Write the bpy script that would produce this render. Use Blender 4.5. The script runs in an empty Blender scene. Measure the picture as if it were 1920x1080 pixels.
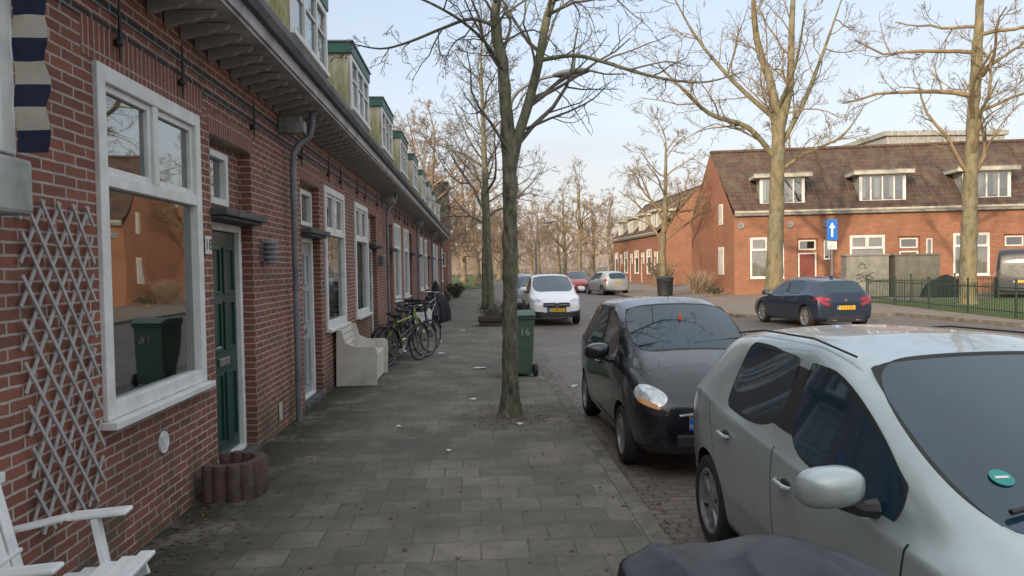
import bpy, bmesh, math, random
from mathutils import Vector, Matrix, Euler, noise
R=math.radians
scene=bpy.context.scene
COL=scene.collection
rng=random.Random(7)

# ---------------------------------------------------------------- node helpers
def newmat(name):
    m=bpy.data.materials.new(name); m.use_nodes=True
    nt=m.node_tree; b=nt.nodes['Principled BSDF']
    return m,nt,b
def N(nt,t,**kw):
    n=nt.nodes.new(t)
    for k,v in kw.items():
        if k in n.inputs.keys(): n.inputs[k].default_value=v
        else: setattr(n,k,v)
    return n
def mixc(nt,fac,a,b,mode='MIX'):
    n=nt.nodes.new('ShaderNodeMix'); n.data_type='RGBA'; n.blend_type=mode
    for i,v in ((0,fac),(6,a),(7,b)):
        if isinstance(v,bpy.types.NodeSocket): nt.links.new(v,n.inputs[i])
        elif i==0: n.inputs[0].default_value=v
        else: n.inputs[i].default_value=(*v,1) if len(v)==3 else v
    return n.outputs[2]
def math_(nt,op,a,b=0.0,clamp=False):
    n=nt.nodes.new('ShaderNodeMath'); n.operation=op; n.use_clamp=clamp
    for i,v in ((0,a),(1,b)):
        if isinstance(v,bpy.types.NodeSocket): nt.links.new(v,n.inputs[i])
        else: n.inputs[i].default_value=v
    return n.outputs[0]
def maprange(nt,v,a,b,c,d):
    r=nt.nodes.new('ShaderNodeMapRange')
    for i,x in ((1,a),(2,b),(3,c),(4,d)): r.inputs[i].default_value=x
    nt.links.new(v,r.inputs[0]); return r.outputs[0]
def noise_(nt,vec,scale,detail=4,rough=.6,lo=.35,hi=.65):
    n=N(nt,'ShaderNodeTexNoise',Scale=scale,Detail=detail,Roughness=rough)
    nt.links.new(vec,n.inputs['Vector'])
    return maprange(nt,n.outputs[0],lo,hi,0,1)
def bump_(nt,b,h,strength=.3,dist=.01):
    n=N(nt,'ShaderNodeBump',Strength=strength,Distance=dist)
    nt.links.new(h,n.inputs['Height']); nt.links.new(n.outputs[0],b.inputs['Normal'])
def mat(name,c1,c2=None,scale=6,rough=.6,metal=0,coat=0,bump=0,bscale=30,bdist=.01,spec=.5,stretch=None,patch=None):
    m,nt,b=newmat(name)
    b.inputs['Roughness'].default_value=rough; b.inputs['Metallic'].default_value=metal
    b.inputs['Coat Weight'].default_value=coat; b.inputs['Coat Roughness'].default_value=.06
    b.inputs['Specular IOR Level'].default_value=spec
    tc=N(nt,'ShaderNodeTexCoord'); vec=tc.outputs['Object']
    if stretch:
        mp=N(nt,'ShaderNodeMapping'); mp.inputs['Scale'].default_value=stretch
        nt.links.new(vec,mp.inputs[0]); vec=mp.outputs[0]
    if c2 is None: c2=tuple(x*.75 for x in c1)
    f=noise_(nt,vec,scale,5)
    c=mixc(nt,f,c1,c2)
    if patch:
        pf=noise_(nt,tc.outputs['Object'],patch[1],6,.75,patch[2],patch[3]); c=mixc(nt,pf,c,patch[0])
    nt.links.new(c,b.inputs['Base Color'])
    if bump:
        n=N(nt,'ShaderNodeTexNoise',Scale=bscale,Detail=4); nt.links.new(vec,n.inputs['Vector'])
        bump_(nt,b,n.outputs[0],bump,bdist)
    return m
def brickmat(name,c1,c2,mortar,bw=.22,bh=.0625,ms=.006,horiz=False,offset=.5,grime=(.08,.06,.05),gf=.5,bump=.5,rough=.85,moss=None,swap=False,speck=.45,smudge=None):
    m,nt,b=newmat(name); b.inputs['Roughness'].default_value=rough
    b.inputs['Specular IOR Level'].default_value=.3
    tc=N(nt,'ShaderNodeTexCoord'); P=tc.outputs['Object']
    sp=N(nt,'ShaderNodeSeparateXYZ'); nt.links.new(P,sp.inputs[0])
    cb=N(nt,'ShaderNodeCombineXYZ')
    if horiz:
        nt.links.new(sp.outputs[0],cb.inputs[0]); nt.links.new(sp.outputs[1],cb.inputs[1])
    else:
        sn=N(nt,'ShaderNodeSeparateXYZ'); nt.links.new(tc.outputs['Normal'],sn.inputs[0])
        isx=math_(nt,'GREATER_THAN',math_(nt,'ABSOLUTE',sn.outputs[0]),.5)
        u=math_(nt,'ADD',math_(nt,'MULTIPLY',sp.outputs[1],isx),math_(nt,'MULTIPLY',sp.outputs[0],math_(nt,'SUBTRACT',1.0,isx)))
        if swap:
            nt.links.new(sp.outputs[2],cb.inputs[0]); nt.links.new(u,cb.inputs[1])
        else:
            nt.links.new(u,cb.inputs[0]); nt.links.new(sp.outputs[2],cb.inputs[1])
    vec=cb.outputs[0]
    wn=N(nt,'ShaderNodeTexNoise',Scale=9.0,Detail=2); nt.links.new(P,wn.inputs['Vector'])
    vm=N(nt,'ShaderNodeVectorMath',operation='SCALE'); vm.inputs[3].default_value=.012 if not horiz else .018
    sb=N(nt,'ShaderNodeVectorMath',operation='SUBTRACT'); nt.links.new(wn.outputs[1],sb.inputs[0]); sb.inputs[1].default_value=(.5,.5,.5)
    nt.links.new(sb.outputs[0],vm.inputs[0])
    ad=N(nt,'ShaderNodeVectorMath',operation='ADD'); nt.links.new(vec,ad.inputs[0]); nt.links.new(vm.outputs[0],ad.inputs[1])
    br=N(nt,'ShaderNodeTexBrick'); br.offset=offset
    nt.links.new(ad.outputs[0],br.inputs['Vector'])
    for k,v in (('Scale',1.0),('Brick Width',bw),('Row Height',bh),('Mortar Size',ms),('Mortar Smooth',.15),('Bias',0.0)):
        br.inputs[k].default_value=v
    br.inputs['Color1'].default_value=(*c1,1); br.inputs['Color2'].default_value=(*c2,1); br.inputs['Mortar'].default_value=(*mortar,1)
    col=br.outputs['Color']
    g=noise_(nt,P,1.3,6,.65,.4,.75)
    col=mixc(nt,math_(nt,'MULTIPLY',g,gf),col,grime)
    f=noise_(nt,P,38,4,.7,.3,.7)
    col=mixc(nt,math_(nt,'MULTIPLY',f,speck),col,tuple(x*.45 for x in c1))
    if smudge:
        for (sc_,scl,lo,hi,amt) in smudge:
            g2=noise_(nt,P,scl,8,.72,lo,hi); col=mixc(nt,math_(nt,'MULTIPLY',g2,amt),col,sc_)
    if moss:
        mf=noise_(nt,P,moss[1],7,.7,moss[2],moss[3])
        if len(moss)>4:
            mr=maprange(nt,sp.outputs[0 if horiz else 2],moss[4],moss[5],1,moss[6] if len(moss)>6 else .22)
            mf=math_(nt,'MULTIPLY',mf,mr)
        col=mixc(nt,mf,col,moss[0])
    nt.links.new(col,b.inputs['Base Color'])
    h=math_(nt,'SUBTRACT',math_(nt,'MULTIPLY',f,.25),br.outputs['Fac'])
    bump_(nt,b,h,bump,.008)
    return m
def tilemat(name,c1,c2,moss):
    m,nt,b=newmat(name); b.inputs['Roughness'].default_value=.8
    tc=N(nt,'ShaderNodeTexCoord'); P=tc.outputs['Object']
    sp=N(nt,'ShaderNodeSeparateXYZ'); nt.links.new(P,sp.inputs[0])
    cb=N(nt,'ShaderNodeCombineXYZ'); nt.links.new(sp.outputs[1],cb.inputs[0]); nt.links.new(sp.outputs[2],cb.inputs[1])
    br=N(nt,'ShaderNodeTexBrick'); br.offset=0
    nt.links.new(cb.outputs[0],br.inputs['Vector'])
    for k,v in (('Scale',1.0),('Brick Width',.22),('Row Height',.24),('Mortar Size',.018),('Mortar Smooth',.6)): br.inputs[k].default_value=v
    br.inputs['Color1'].default_value=(*c1,1); br.inputs['Color2'].default_value=(*c2,1); br.inputs['Mortar'].default_value=(.015,.012,.01,1)
    f=noise_(nt,P,1.5,6,.7,.45,.7)
    nt.links.new(mixc(nt,f,br.outputs['Color'],moss),b.inputs['Base Color'])
    s=math_(nt,'SINE',math_(nt,'MULTIPLY',sp.outputs[1],2*math.pi/.22))
    saw=math_(nt,'FRACT',math_(nt,'DIVIDE',sp.outputs[2],.24))
    bump_(nt,b,math_(nt,'SUBTRACT',math_(nt,'MULTIPLY',s,.6),saw),.8,.03)
    return m
def paint(name,col,metal=.0,rough=.35,seams=(),zlo=.3,zhi=.9,dirt=.12):
    m,nt,b=newmat(name)
    b.inputs['Metallic'].default_value=metal; b.inputs['Roughness'].default_value=rough
    b.inputs['Coat Weight'].default_value=.8; b.inputs['Coat Roughness'].default_value=.05
    tc=N(nt,'ShaderNodeTexCoord'); P=tc.outputs['Object']
    sp=N(nt,'ShaderNodeSeparateXYZ'); nt.links.new(P,sp.inputs[0])
    f=noise_(nt,P,7,7,.75,.45,.8)
    lowz=maprange(nt,sp.outputs[2],.15,.6,.6,dirt)
    c=mixc(nt,math_(nt,'MULTIPLY',f,lowz),col,(.12,.11,.095))
    rr=math_(nt,'ADD',rough,math_(nt,'MULTIPLY',f,.2)); nt.links.new(rr,b.inputs['Roughness'])
    if seams:
        tot=None
        for s in seams:
            if s[0]=='x':
                d=math_(nt,'ABSOLUTE',math_(nt,'SUBTRACT',math_(nt,'SUBTRACT',sp.outputs[0],s[1]),math_(nt,'MULTIPLY',math_(nt,'SUBTRACT',sp.outputs[2],.5),s[2])))
                k=math_(nt,'LESS_THAN',d,.006)
                k=math_(nt,'MULTIPLY',k,math_(nt,'GREATER_THAN',sp.outputs[2],s[3]))
                k=math_(nt,'MULTIPLY',k,math_(nt,'LESS_THAN',sp.outputs[2],s[4]))
            else:
                d=math_(nt,'ABSOLUTE',math_(nt,'SUBTRACT',sp.outputs[2],s[1]))
                k=math_(nt,'LESS_THAN',d,.005)
                k=math_(nt,'MULTIPLY',k,math_(nt,'GREATER_THAN',sp.outputs[0],s[2]))
                k=math_(nt,'MULTIPLY',k,math_(nt,'LESS_THAN',sp.outputs[0],s[3]))
            k=math_(nt,'MULTIPLY',k,math_(nt,'GREATER_THAN',math_(nt,'ABSOLUTE',sp.outputs[1]),.5))
            tot=k if tot is None else math_(nt,'MAXIMUM',tot,k)
        c=mixc(nt,tot,c,(.01,.01,.01))
    nt.links.new(c,b.inputs['Base Color'])
    return m

# ---------------------------------------------------------------- mesh builder
class MB:
    def __init__(s): s.v=[];s.f=[];s.m=[]
    def add(s,vs,fs,m=0):
        o=len(s.v); s.v.extend([tuple(v) for v in vs]); s.f.extend([tuple(i+o for i in f) for f in fs]); s.m.extend([m]*len(fs))
    def quad(s,a,b,c,d,m=0): s.add([a,b,c,d],[(0,1,2,3)],m)
    def box(s,x0,x1,y0,y1,z0,z1,m=0,M=None):
        vs=[Vector(p) for p in ((x0,y0,z0),(x1,y0,z0),(x1,y1,z0),(x0,y1,z0),(x0,y0,z1),(x1,y0,z1),(x1,y1,z1),(x0,y1,z1))]
        if M is not None: vs=[M@v for v in vs]
        s.add(vs,[(0,3,2,1),(4,5,6,7),(0,1,5,4),(1,2,6,5),(2,3,7,6),(3,0,4,7)],m)
    def tube(s,pts,rad,n=8,m=0,cap=True):
        pts=[Vector(p) for p in pts]
        if not hasattr(rad,'__len__'): rad=[rad]*len(pts)
        t0=(pts[1]-pts[0]).normalized()
        a=t0.orthogonal().normalized(); vs=[]; fs=[]
        L=len(pts)
        for i,p in enumerate(pts):
            t=(pts[min(i+1,L-1)]-pts[max(i-1,0)])
            t=t.normalized() if t.length>1e-9 else t0
            a=(a-t*a.dot(t)); a=a.normalized() if a.length>1e-6 else t.orthogonal().normalized()
            b=t.cross(a); r=rad[i]
            for k in range(n):
                an=2*math.pi*k/n; vs.append(p+a*(math.cos(an)*r)+b*(math.sin(an)*r))
        for i in range(L-1):
            for k in range(n):
                k2=(k+1)%n; fs.append((i*n+k,i*n+k2,(i+1)*n+k2,(i+1)*n+k))
        if cap: fs.append(tuple(range(n-1,-1,-1))); fs.append(tuple((L-1)*n+k for k in range(n)))
        s.add(vs,fs,m)
    def prism(s,poly,axis,a,b,m=0):
        n=len(poly)
        def mk(p,h):
            if axis=='x': return (h,p[0],p[1])
            if axis=='y': return (p[0],h,p[1])
            return (p[0],p[1],h)
        vs=[mk(p,a) for p in poly]+[mk(p,b) for p in poly]
        fs=[tuple(range(n)),tuple(range(2*n-1,n-1,-1))]+[(i,(i+1)%n,n+(i+1)%n,n+i) for i in range(n)]
        s.add(vs,fs,m)
    def sphere(s,c,r,m=0,nu=16,nv=10,M=None,pw=1):
        vs=[];fs=[]
        sg=lambda t:math.copysign(abs(t)**pw,t)
        for j in range(nv+1):
            ph=math.pi*j/nv
            for i in range(nu):
                th=2*math.pi*i/nu
                v=Vector((sg(math.sin(ph))*sg(math.cos(th))*r[0],sg(math.sin(ph))*sg(math.sin(th))*r[1],sg(math.cos(ph))*r[2]))
                if M is not None: v=M@v
                vs.append(v+Vector(c))
        for j in range(nv):
            for i in range(nu):
                i2=(i+1)%nu; fs.append((j*nu+i,(j+1)*nu+i,(j+1)*nu+i2,j*nu+i2))
        s.add(vs,fs,m)
    def lathe(s,prof,n=24,axis='z',c=(0,0,0),m=0,closed=False):
        vs=[];fs=[];c=Vector(c)
        for (r,h) in prof:
            for k in range(n):
                a=2*math.pi*k/n
                v={'z':(r*math.cos(a),r*math.sin(a),h),'y':(r*math.cos(a),h,r*math.sin(a)),'x':(h,r*math.cos(a),r*math.sin(a))}[axis]
                vs.append(Vector(v)+c)
        L=len(prof)
        for i in range(L if closed else L-1):
            for k in range(n):
                k2=(k+1)%n; j=(i+1)%L; fs.append((i*n+k,i*n+k2,j*n+k2,j*n+k))
        s.add(vs,fs,m)
    def mesh(s,name,mats,smooth=False,recalc=True,sharp=35):
        me=bpy.data.meshes.new(name); me.from_pydata(s.v,[],s.f)
        for mt in mats: me.materials.append(mt)
        me.polygons.foreach_set('material_index',s.m)
        if recalc:
            bm=bmesh.new(); bm.from_mesh(me); bmesh.ops.remove_doubles(bm,verts=bm.verts,dist=1e-5) if smooth else None
            bmesh.ops.recalc_face_normals(bm,faces=bm.faces); bm.to_mesh(me); bm.free()
        if smooth:
            me.polygons.foreach_set('use_smooth',[True]*len(me.polygons))
            if sharp: me.set_sharp_from_angle(angle=R(sharp))
        me.update(); return me
    def obj(s,name,mats,parent=None,loc=(0,0,0),rot=(0,0,0),smooth=False,recalc=True,bevel=0,sharp=35):
        if not isinstance(mats,(list,tuple)): mats=[mats]
        me=s.mesh(name,mats,smooth,recalc,sharp)
        o=bpy.data.objects.new(name,me); COL.objects.link(o); o.location=loc; o.rotation_euler=rot
        if parent: o.parent=parent
        if bevel:
            b=o.modifiers.new('bevel','BEVEL'); b.width=bevel; b.segments=2; b.limit_method='ANGLE'; b.angle_limit=R(40)
        return o
def meta(o,label,cat,group=None):
    o['label']=label; o['category']=cat
    if group: o['group']=group
    return o
def thing(name,label,cat,loc=(0,0,0),rot=(0,0,0),group=None):
    o=bpy.data.objects.new(name,None); COL.objects.link(o); o.location=loc; o.rotation_euler=rot
    o.empty_display_size=.2
    return meta(o,label,cat,group)
def copy_thing(src,loc,rot=None,label=None,scale=None):
    def rec(o,par):
        c=o.copy(); COL.objects.link(c)
        if par is not None: c.parent=par
        for ch in o.children: rec(ch,c)
        return c
    c=rec(src,None); c.location=loc
    if rot is not None: c.rotation_euler=rot
    if label: c['label']=label
    if scale: c.scale=scale
    return c
def text(name,s,size,m,parent=None,M=None,extrude=.001,sx=1):
    cu=bpy.data.curves.new(name,'FONT'); cu.body=s; cu.size=size; cu.align_x='CENTER'; cu.align_y='CENTER'; cu.extrude=extrude
    cu.resolution_u=3
    o=bpy.data.objects.new('tmp_text',cu); COL.objects.link(o)
    dg=bpy.context.evaluated_depsgraph_get(); me=bpy.data.meshes.new_from_object(o.evaluated_get(dg))
    bpy.data.objects.remove(o); me.materials.clear(); me.materials.append(m)
    me.name=name
    o=bpy.data.objects.new(name,me); COL.objects.link(o)
    if parent: o.parent=parent
    if M is not None: o.matrix_local=M@Matrix.Diagonal((sx,1,1,1))
    return o
def frameM(xa,ya,loc):
    xa=Vector(xa).normalized(); ya=Vector(ya).normalized(); za=xa.cross(ya)
    M=Matrix((xa,ya,za)).transposed().to_4x4(); M.translation=Vector(loc); return M

# ---------------------------------------------------------------- materials
M_brickL=brickmat('brick_dark_red',(.34,.118,.075),(.20,.074,.056),(.50,.455,.40),ms=.007,grime=(.12,.07,.055),gf=.4,speck=.3,
                  moss=((.08,.08,.05),2.5,.42,.62,.0,.5),smudge=(((.12,.06,.05),.8,.5,.7,.4),))
M_soldierL=brickmat('brick_soldier',(.32,.11,.07),(.20,.075,.055),(.45,.40,.35),ms=.007,swap=True,offset=0,grime=(.12,.07,.055),gf=.35)
M_brickDark=brickmat('brick_black_course',(.05,.045,.047),(.08,.055,.05),(.3,.28,.26),ms=.0075,grime=(.04,.04,.04))
M_brickR=brickmat('brick_orange',(.40,.155,.08),(.25,.092,.052),(.38,.29,.21),ms=.008,grime=(.20,.10,.065),gf=.5,smudge=(((.20,.09,.06),.5,.45,.65,.45),((.42,.21,.12),1.7,.55,.75,.4)))
M_white=mat('white_paint',(.76,.75,.72),(.62,.61,.57),scale=5,rough=.45,bump=.05,patch=((.38,.37,.32),9,.58,.85))
M_cream=mat('cream_paint',(.55,.52,.44),(.40,.38,.30),scale=5,rough=.5)
M_greyw=mat('grey_weathered',(.42,.42,.40),(.22,.23,.19),scale=4,rough=.7)
M_beam=mat('weathered_beam_paint',(.34,.34,.33),(.16,.165,.15),scale=6,rough=.8)
M_soffit=mat('soffit_paint',(.48,.47,.46),(.25,.24,.235),scale=3,rough=.6)
M_gutter=mat('zinc_gutter',(.13,.135,.14),(.07,.07,.075),scale=4,rough=.6,metal=.2)
M_pipe=mat('grey_pipe',(.22,.22,.23),(.13,.13,.14),scale=5,rough=.5,metal=.1)
M_black=mat('black_iron',(.02,.02,.022),(.035,.03,.028),rough=.5)
M_stone=mat('dark_stone',(.12,.12,.12),(.06,.06,.06),scale=8,rough=.8,bump=.3)
M_dgreen=mat('green_door_paint',(.010,.062,.047),(.014,.045,.038),scale=2,rough=.35)
M_lgreen=mat('green_trim',(.02,.13,.10),(.02,.09,.07),scale=3,rough=.5)
M_greydoor=mat('grey_door_paint',(.36,.39,.40),(.28,.30,.30),scale=2,rough=.4)
M_reddoor=mat('red_door_paint',(.20,.05,.035),(.15,.04,.03),scale=2,rough=.5)
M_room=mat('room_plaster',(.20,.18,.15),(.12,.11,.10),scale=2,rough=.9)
M_curtain=mat('net_curtain',(.55,.54,.50),(.38,.37,.34),scale=3,rough=.9,stretch=(1,14,.6))
M_tileL=tilemat('roof_tiles_grey',(.07,.05,.045),(.045,.04,.04),(.07,.085,.04))
M_tileR=tilemat('roof_tiles_brown',(.125,.066,.046),(.07,.043,.034),(.125,.10,.06))
M_lead=mat('grey_lead',(.30,.31,.33),(.2,.21,.22),scale=3,rough=.6)
M_lampm=mat('lamp_housing',(.16,.165,.17),(.10,.105,.11),scale=3,rough=.5)
M_cab=mat('cabinet_grey',(.25,.25,.22),(.16,.16,.14),scale=2.5,rough=.7)
M_cab2=mat('cabinet_grey_brown',(.15,.145,.12),(.10,.10,.08),scale=2.5,rough=.7)
def mossy():
    m,nt,b=newmat('mossy_cheek'); b.inputs['Roughness'].default_value=.85
    tc=N(nt,'ShaderNodeTexCoord'); mp=N(nt,'ShaderNodeMapping'); mp.inputs['Scale'].default_value=(6,6,.9)
    nt.links.new(tc.outputs['Object'],mp.inputs[0])
    f=noise_(nt,mp.outputs[0],1.2,6,.7,.42,.62)
    sp=N(nt,'ShaderNodeSeparateXYZ'); nt.links.new(tc.outputs['Object'],sp.inputs[0])
    mr=maprange(nt,sp.outputs[2],4.6,6.0,1.3,.3)
    nt.links.new(mixc(nt,math_(nt,'MULTIPLY',f,mr,True),(.54,.50,.38),(.19,.20,.03)),b.inputs['Base Color'])
    return m
M_mossy=mossy()
def winglass(name,refl,tint):
    m,nt,b=newmat(name); nt.nodes.remove(b); out=[n for n in nt.nodes if n.type=='OUTPUT_MATERIAL'][0]
    t=N(nt,'ShaderNodeBsdfTransparent'); t.inputs[0].default_value=(*tint,1)
    g=N(nt,'ShaderNodeBsdfGlossy'); g.inputs['Roughness'].default_value=.02; g.inputs[0].default_value=(.85,.88,.88,1)
    tc=N(nt,'ShaderNodeTexCoord'); nn=N(nt,'ShaderNodeTexNoise',Scale=1.6,Detail=1); nt.links.new(tc.outputs['Object'],nn.inputs['Vector'])
    bp=N(nt,'ShaderNodeBump',Strength=.10,Distance=.02); nt.links.new(nn.outputs[0],bp.inputs['Height']); nt.links.new(bp.outputs[0],g.inputs['Normal'])
    lw=N(nt,'ShaderNodeLayerWeight',Blend=.5)
    mr=maprange(nt,lw.outputs['Fresnel'],0,1,refl,.9)
    mx=N(nt,'ShaderNodeMixShader'); nt.links.new(mr,mx.inputs[0]); nt.links.new(t.outputs[0],mx.inputs[1]); nt.links.new(g.outputs[0],mx.inputs[2])
    nt.links.new(mx.outputs[0],out.inputs[0]); return m
M_glass=winglass('window_glass',.28,(.78,.80,.80))
M_carglass=mat('car_glass',(.012,.042,.068),(.016,.030,.042),scale=1.6,rough=.025,coat=.2,spec=.6)
M_rubber=mat('black_rubber',(.018,.018,.018),(.03,.028,.026),scale=12,rough=.75)
M_plastic=mat('black_plastic',(.022,.022,.024),(.03,.03,.03),rough=.5)
M_rim=mat('alloy_rim',(.45,.46,.48),(.28,.28,.29),scale=12,rough=.35,metal=.7)
M_lens=mat('headlight_lens',(.70,.72,.74),(.30,.33,.36),scale=18,rough=.08,coat=1,metal=.3)
M_amber=mat('amber_lens',(.80,.42,.18),(.65,.32,.12),rough=.15,coat=1)
M_redlens=mat('red_lens',(.35,.02,.02),(.22,.01,.01),rough=.12,coat=1)
M_yplate=mat('yellow_plate',(.78,.46,.02),(.70,.40,.02),rough=.4)
M_blue=mat('sign_blue',(.015,.15,.55),(.015,.13,.5),rough=.4)
M_chrome=mat('chrome',(.6,.6,.6),(.5,.5,.5),rough=.15,metal=1)
M_teal=mat('teal_sticker',(.02,.30,.25),(.02,.26,.22),rough=.5)
M_kerb=mat('kerb_concrete',(.20,.185,.155),(.11,.10,.08),scale=5,rough=.95,bump=.6,bscale=60,patch=((.07,.07,.045),3,.45,.68))
M_redcon=mat('red_concrete',(.16,.085,.07),(.085,.05,.042),scale=7,rough=.95,bump=.9,bscale=60,bdist=.02,patch=((.10,.10,.07),5,.5,.7))
M_soil=mat('soil',(.05,.04,.03),(.09,.07,.05),scale=18,rough=1,bump=.8,bscale=40,bdist=.03)
M_bin=mat('green_bin_plastic',(.075,.13,.085),(.06,.105,.07),scale=5,rough=.55)
M_fadew=mat('faded_white_paint',(.42,.44,.40),(.26,.28,.25),scale=30,rough=.7)
M_trellis=mat('grey_wood',(.44,.415,.40),(.32,.30,.29),scale=8,rough=.85,stretch=(3,3,1))
M_whitewood=mat('white_wood',(.80,.80,.78),(.66,.66,.64),scale=6,rough=.5)
M_bench=mat('bench_paint',(.66,.62,.54),(.52,.48,.41),scale=4,rough=.6,patch=((.32,.30,.24),4,.60,.82))
M_bark=mat('bark_grey_green',(.22,.20,.15),(.06,.06,.045),scale=16,rough=.95,bump=1,bscale=26,bdist=.05,stretch=(1,1,.3),patch=((.14,.155,.075),5,.48,.62))
M_twig=mat('twig_bark',(.15,.13,.10),(.09,.08,.065),scale=5,rough=.9)
M_barkY=mat('bark_ochre',(.26,.21,.11),(.10,.095,.055),scale=6,rough=.95,bump=1,bscale=12,bdist=.06,stretch=(1,1,.35),patch=((.20,.19,.14),1.5,.45,.65))
M_twigY=mat('twig_ochre',(.28,.21,.12),(.17,.13,.08),scale=2,rough=.95)
M_barkB=mat('bark_brown',(.26,.20,.13),(.15,.12,.085),scale=2,rough=.95)
M_twigB=mat('twig_brown',(.32,.235,.16),(.21,.16,.115),scale=1,rough=.95)
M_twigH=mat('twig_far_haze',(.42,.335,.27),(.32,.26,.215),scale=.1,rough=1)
M_leaf=mat('dead_leaf',(.16,.09,.05),(.08,.055,.035),scale=30,rough=.9)
M_paper=mat('paper',(.7,.7,.7),(.55,.55,.55),rough=.9)
def grassmat(name,a,b_):
    return mat(name,a,b_,scale=3,rough=1,bump=.8,bscale=45,bdist=.04)
M_grass=grassmat('grass',(.09,.13,.03),(.07,.09,.03))
M_ground=grassmat('ground_soil_grass',(.10,.11,.06),(.09,.08,.05))

# ---------------------------------------------------------------- ground
WX=-2.2; KX=1.21
def sheet(name,poly,z,m,kind='structure',label=None,cat=None):
    mb=MB(); mb.add([(x,y,z) for x,y in poly],[tuple(range(len(poly)))])
    o=mb.obj(name,m,recalc=False); o['kind']=kind
    o['label']=label; o['category']=cat; return o
def slab(name,poly,z0,z1,m,label,cat):
    mb=MB(); mb.prism(poly,'z',z0,z1); o=mb.obj(name,m); o['kind']='structure'; o['label']=label; o['category']=cat; return o
sheet('ground',[(-500,-500),(500,-500),(500,700),(-500,700)],-.125,M_ground,label='flat grassy ground stretching to the horizon',cat='ground')
M_road=brickmat('road_klinkers',(.24,.18,.15),(.14,.115,.10),(.08,.07,.06),bw=.20,bh=.10,ms=.009,horiz=True,grime=(.12,.105,.09),gf=.7,bump=.8,rough=.62,moss=((.13,.12,.10),1.2,.5,.75),smudge=(((.075,.065,.05),3.0,.5,.68,.7),((.30,.27,.24),.35,.5,.7,.4)))
M_pave=brickmat('pavement_tiles',(.285,.25,.20),(.145,.132,.115),(.095,.09,.06),bw=.30,bh=.30,ms=.0055,horiz=True,grime=(.13,.115,.092),gf=.85,bump=.5,rough=.85,
                moss=((.042,.040,.024),1.8,.34,.50,-2.1,-1.05,.14),speck=.45,smudge=(((.095,.088,.076),.9,.42,.62,.65),((.31,.275,.22),.4,.5,.72,.5),((.065,.062,.048),7.0,.55,.7,.6),((.10,.10,.06),1.9,.56,.72,.5)))
M_paveR=brickmat('pavement_tiles_pink',(.30,.235,.19),(.22,.18,.15),(.10,.09,.07),bw=.30,bh=.30,ms=.007,horiz=True,grime=(.15,.13,.11),gf=.6,bump=.3,smudge=(((.12,.10,.08),.6,.5,.7,.5),))
sheet('road',[(KX,-40),(90,-40),(90,24),(9.5,26),(8.6,130),(KX,130)],-.10,M_road,label='brick paved road with worn damp patches',cat='road')
slab('pavement',[(-12,-30),(KX-.13,-30),(KX-.13,62),(-12,62)],-.12,0,M_pave,'grey concrete tile pavement with moss along the wall','pavement')
slab('kerb',[(KX-.128,-30),(KX,-30),(KX,62),(KX-.128,62)],-.12,.004,M_kerb,'worn concrete kerb along the pavement','kerb')
slab('pavement',[(8.72,120),(8.72,26.0),(9.2,25.0),(10.2,24.6),(14.2,24.6),(14.8,19.6),(90,19.6),(90,120)],-.12,-.002,M_paveR,'pinkish tiled pavement around the street corner','pavement')
slab('kerb',[(8.6,120),(8.6,25.95),(9.1,24.9),(10.2,24.48),(14.1,24.48),(14.7,19.48),(90,19.48),(90,19.597),(14.803,19.597),(14.203,24.597),(10.21,24.597),(9.21,24.997),(8.717,26.01),(8.717,120)],-.12,.006,M_kerb,'concrete kerb around the street corner','kerb')
slab('lawn',[(16.8,31.5),(15.6,20.4),(80,20.4),(80,31.5)],-.01,.03,M_grass,'short grass lawn behind a green fence','lawn')
slab('lawn',[(-60,66),(1.0,66),(.9,62.3),(-60,62.3)],-.1,.03,M_grass,'bright green lawn at the end of the street','lawn')
slab('lawn',[(-90,160),(8.4,160),(8.4,131),(1.0,131),(1.0,66.05),(-90,66.05)],-.1,.02,M_grass,'park grass beneath bare trees','lawn')

# ---------------------------------------------------------------- houses
def holes_wall(mb,x,y0,y1,z0,z1,holes,depth,m=0,mr=None):
    ys=sorted(set([y0,y1]+[h[0] for h in holes]+[h[1] for h in holes])); zs=sorted(set([z0,z1]+[h[2] for h in holes]+[h[3] for h in holes]))
    for i in range(len(ys)-1):
        for j in range(len(zs)-1):
            cy=(ys[i]+ys[i+1])/2; cz=(zs[j]+zs[j+1])/2
            if any(h[0]<cy<h[1] and h[2]<cz<h[3] for h in holes): continue
            mb.quad((x,ys[i],zs[j]),(x,ys[i+1],zs[j]),(x,ys[i+1],zs[j+1]),(x,ys[i],zs[j+1]),m)
    for (a,b,c,d) in holes:
        X=x-depth
        mb.quad((x,a,c),(x,a,d),(X,a,d),(X,a,c),m); mb.quad((x,b,c),(X,b,c),(X,b,d),(x,b,d),m)
        mb.quad((x,a,d),(x,b,d),(X,b,d),(X,a,d),m); mb.quad((x,a,c),(X,a,c),(X,b,c),(x,b,c),m)
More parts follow.
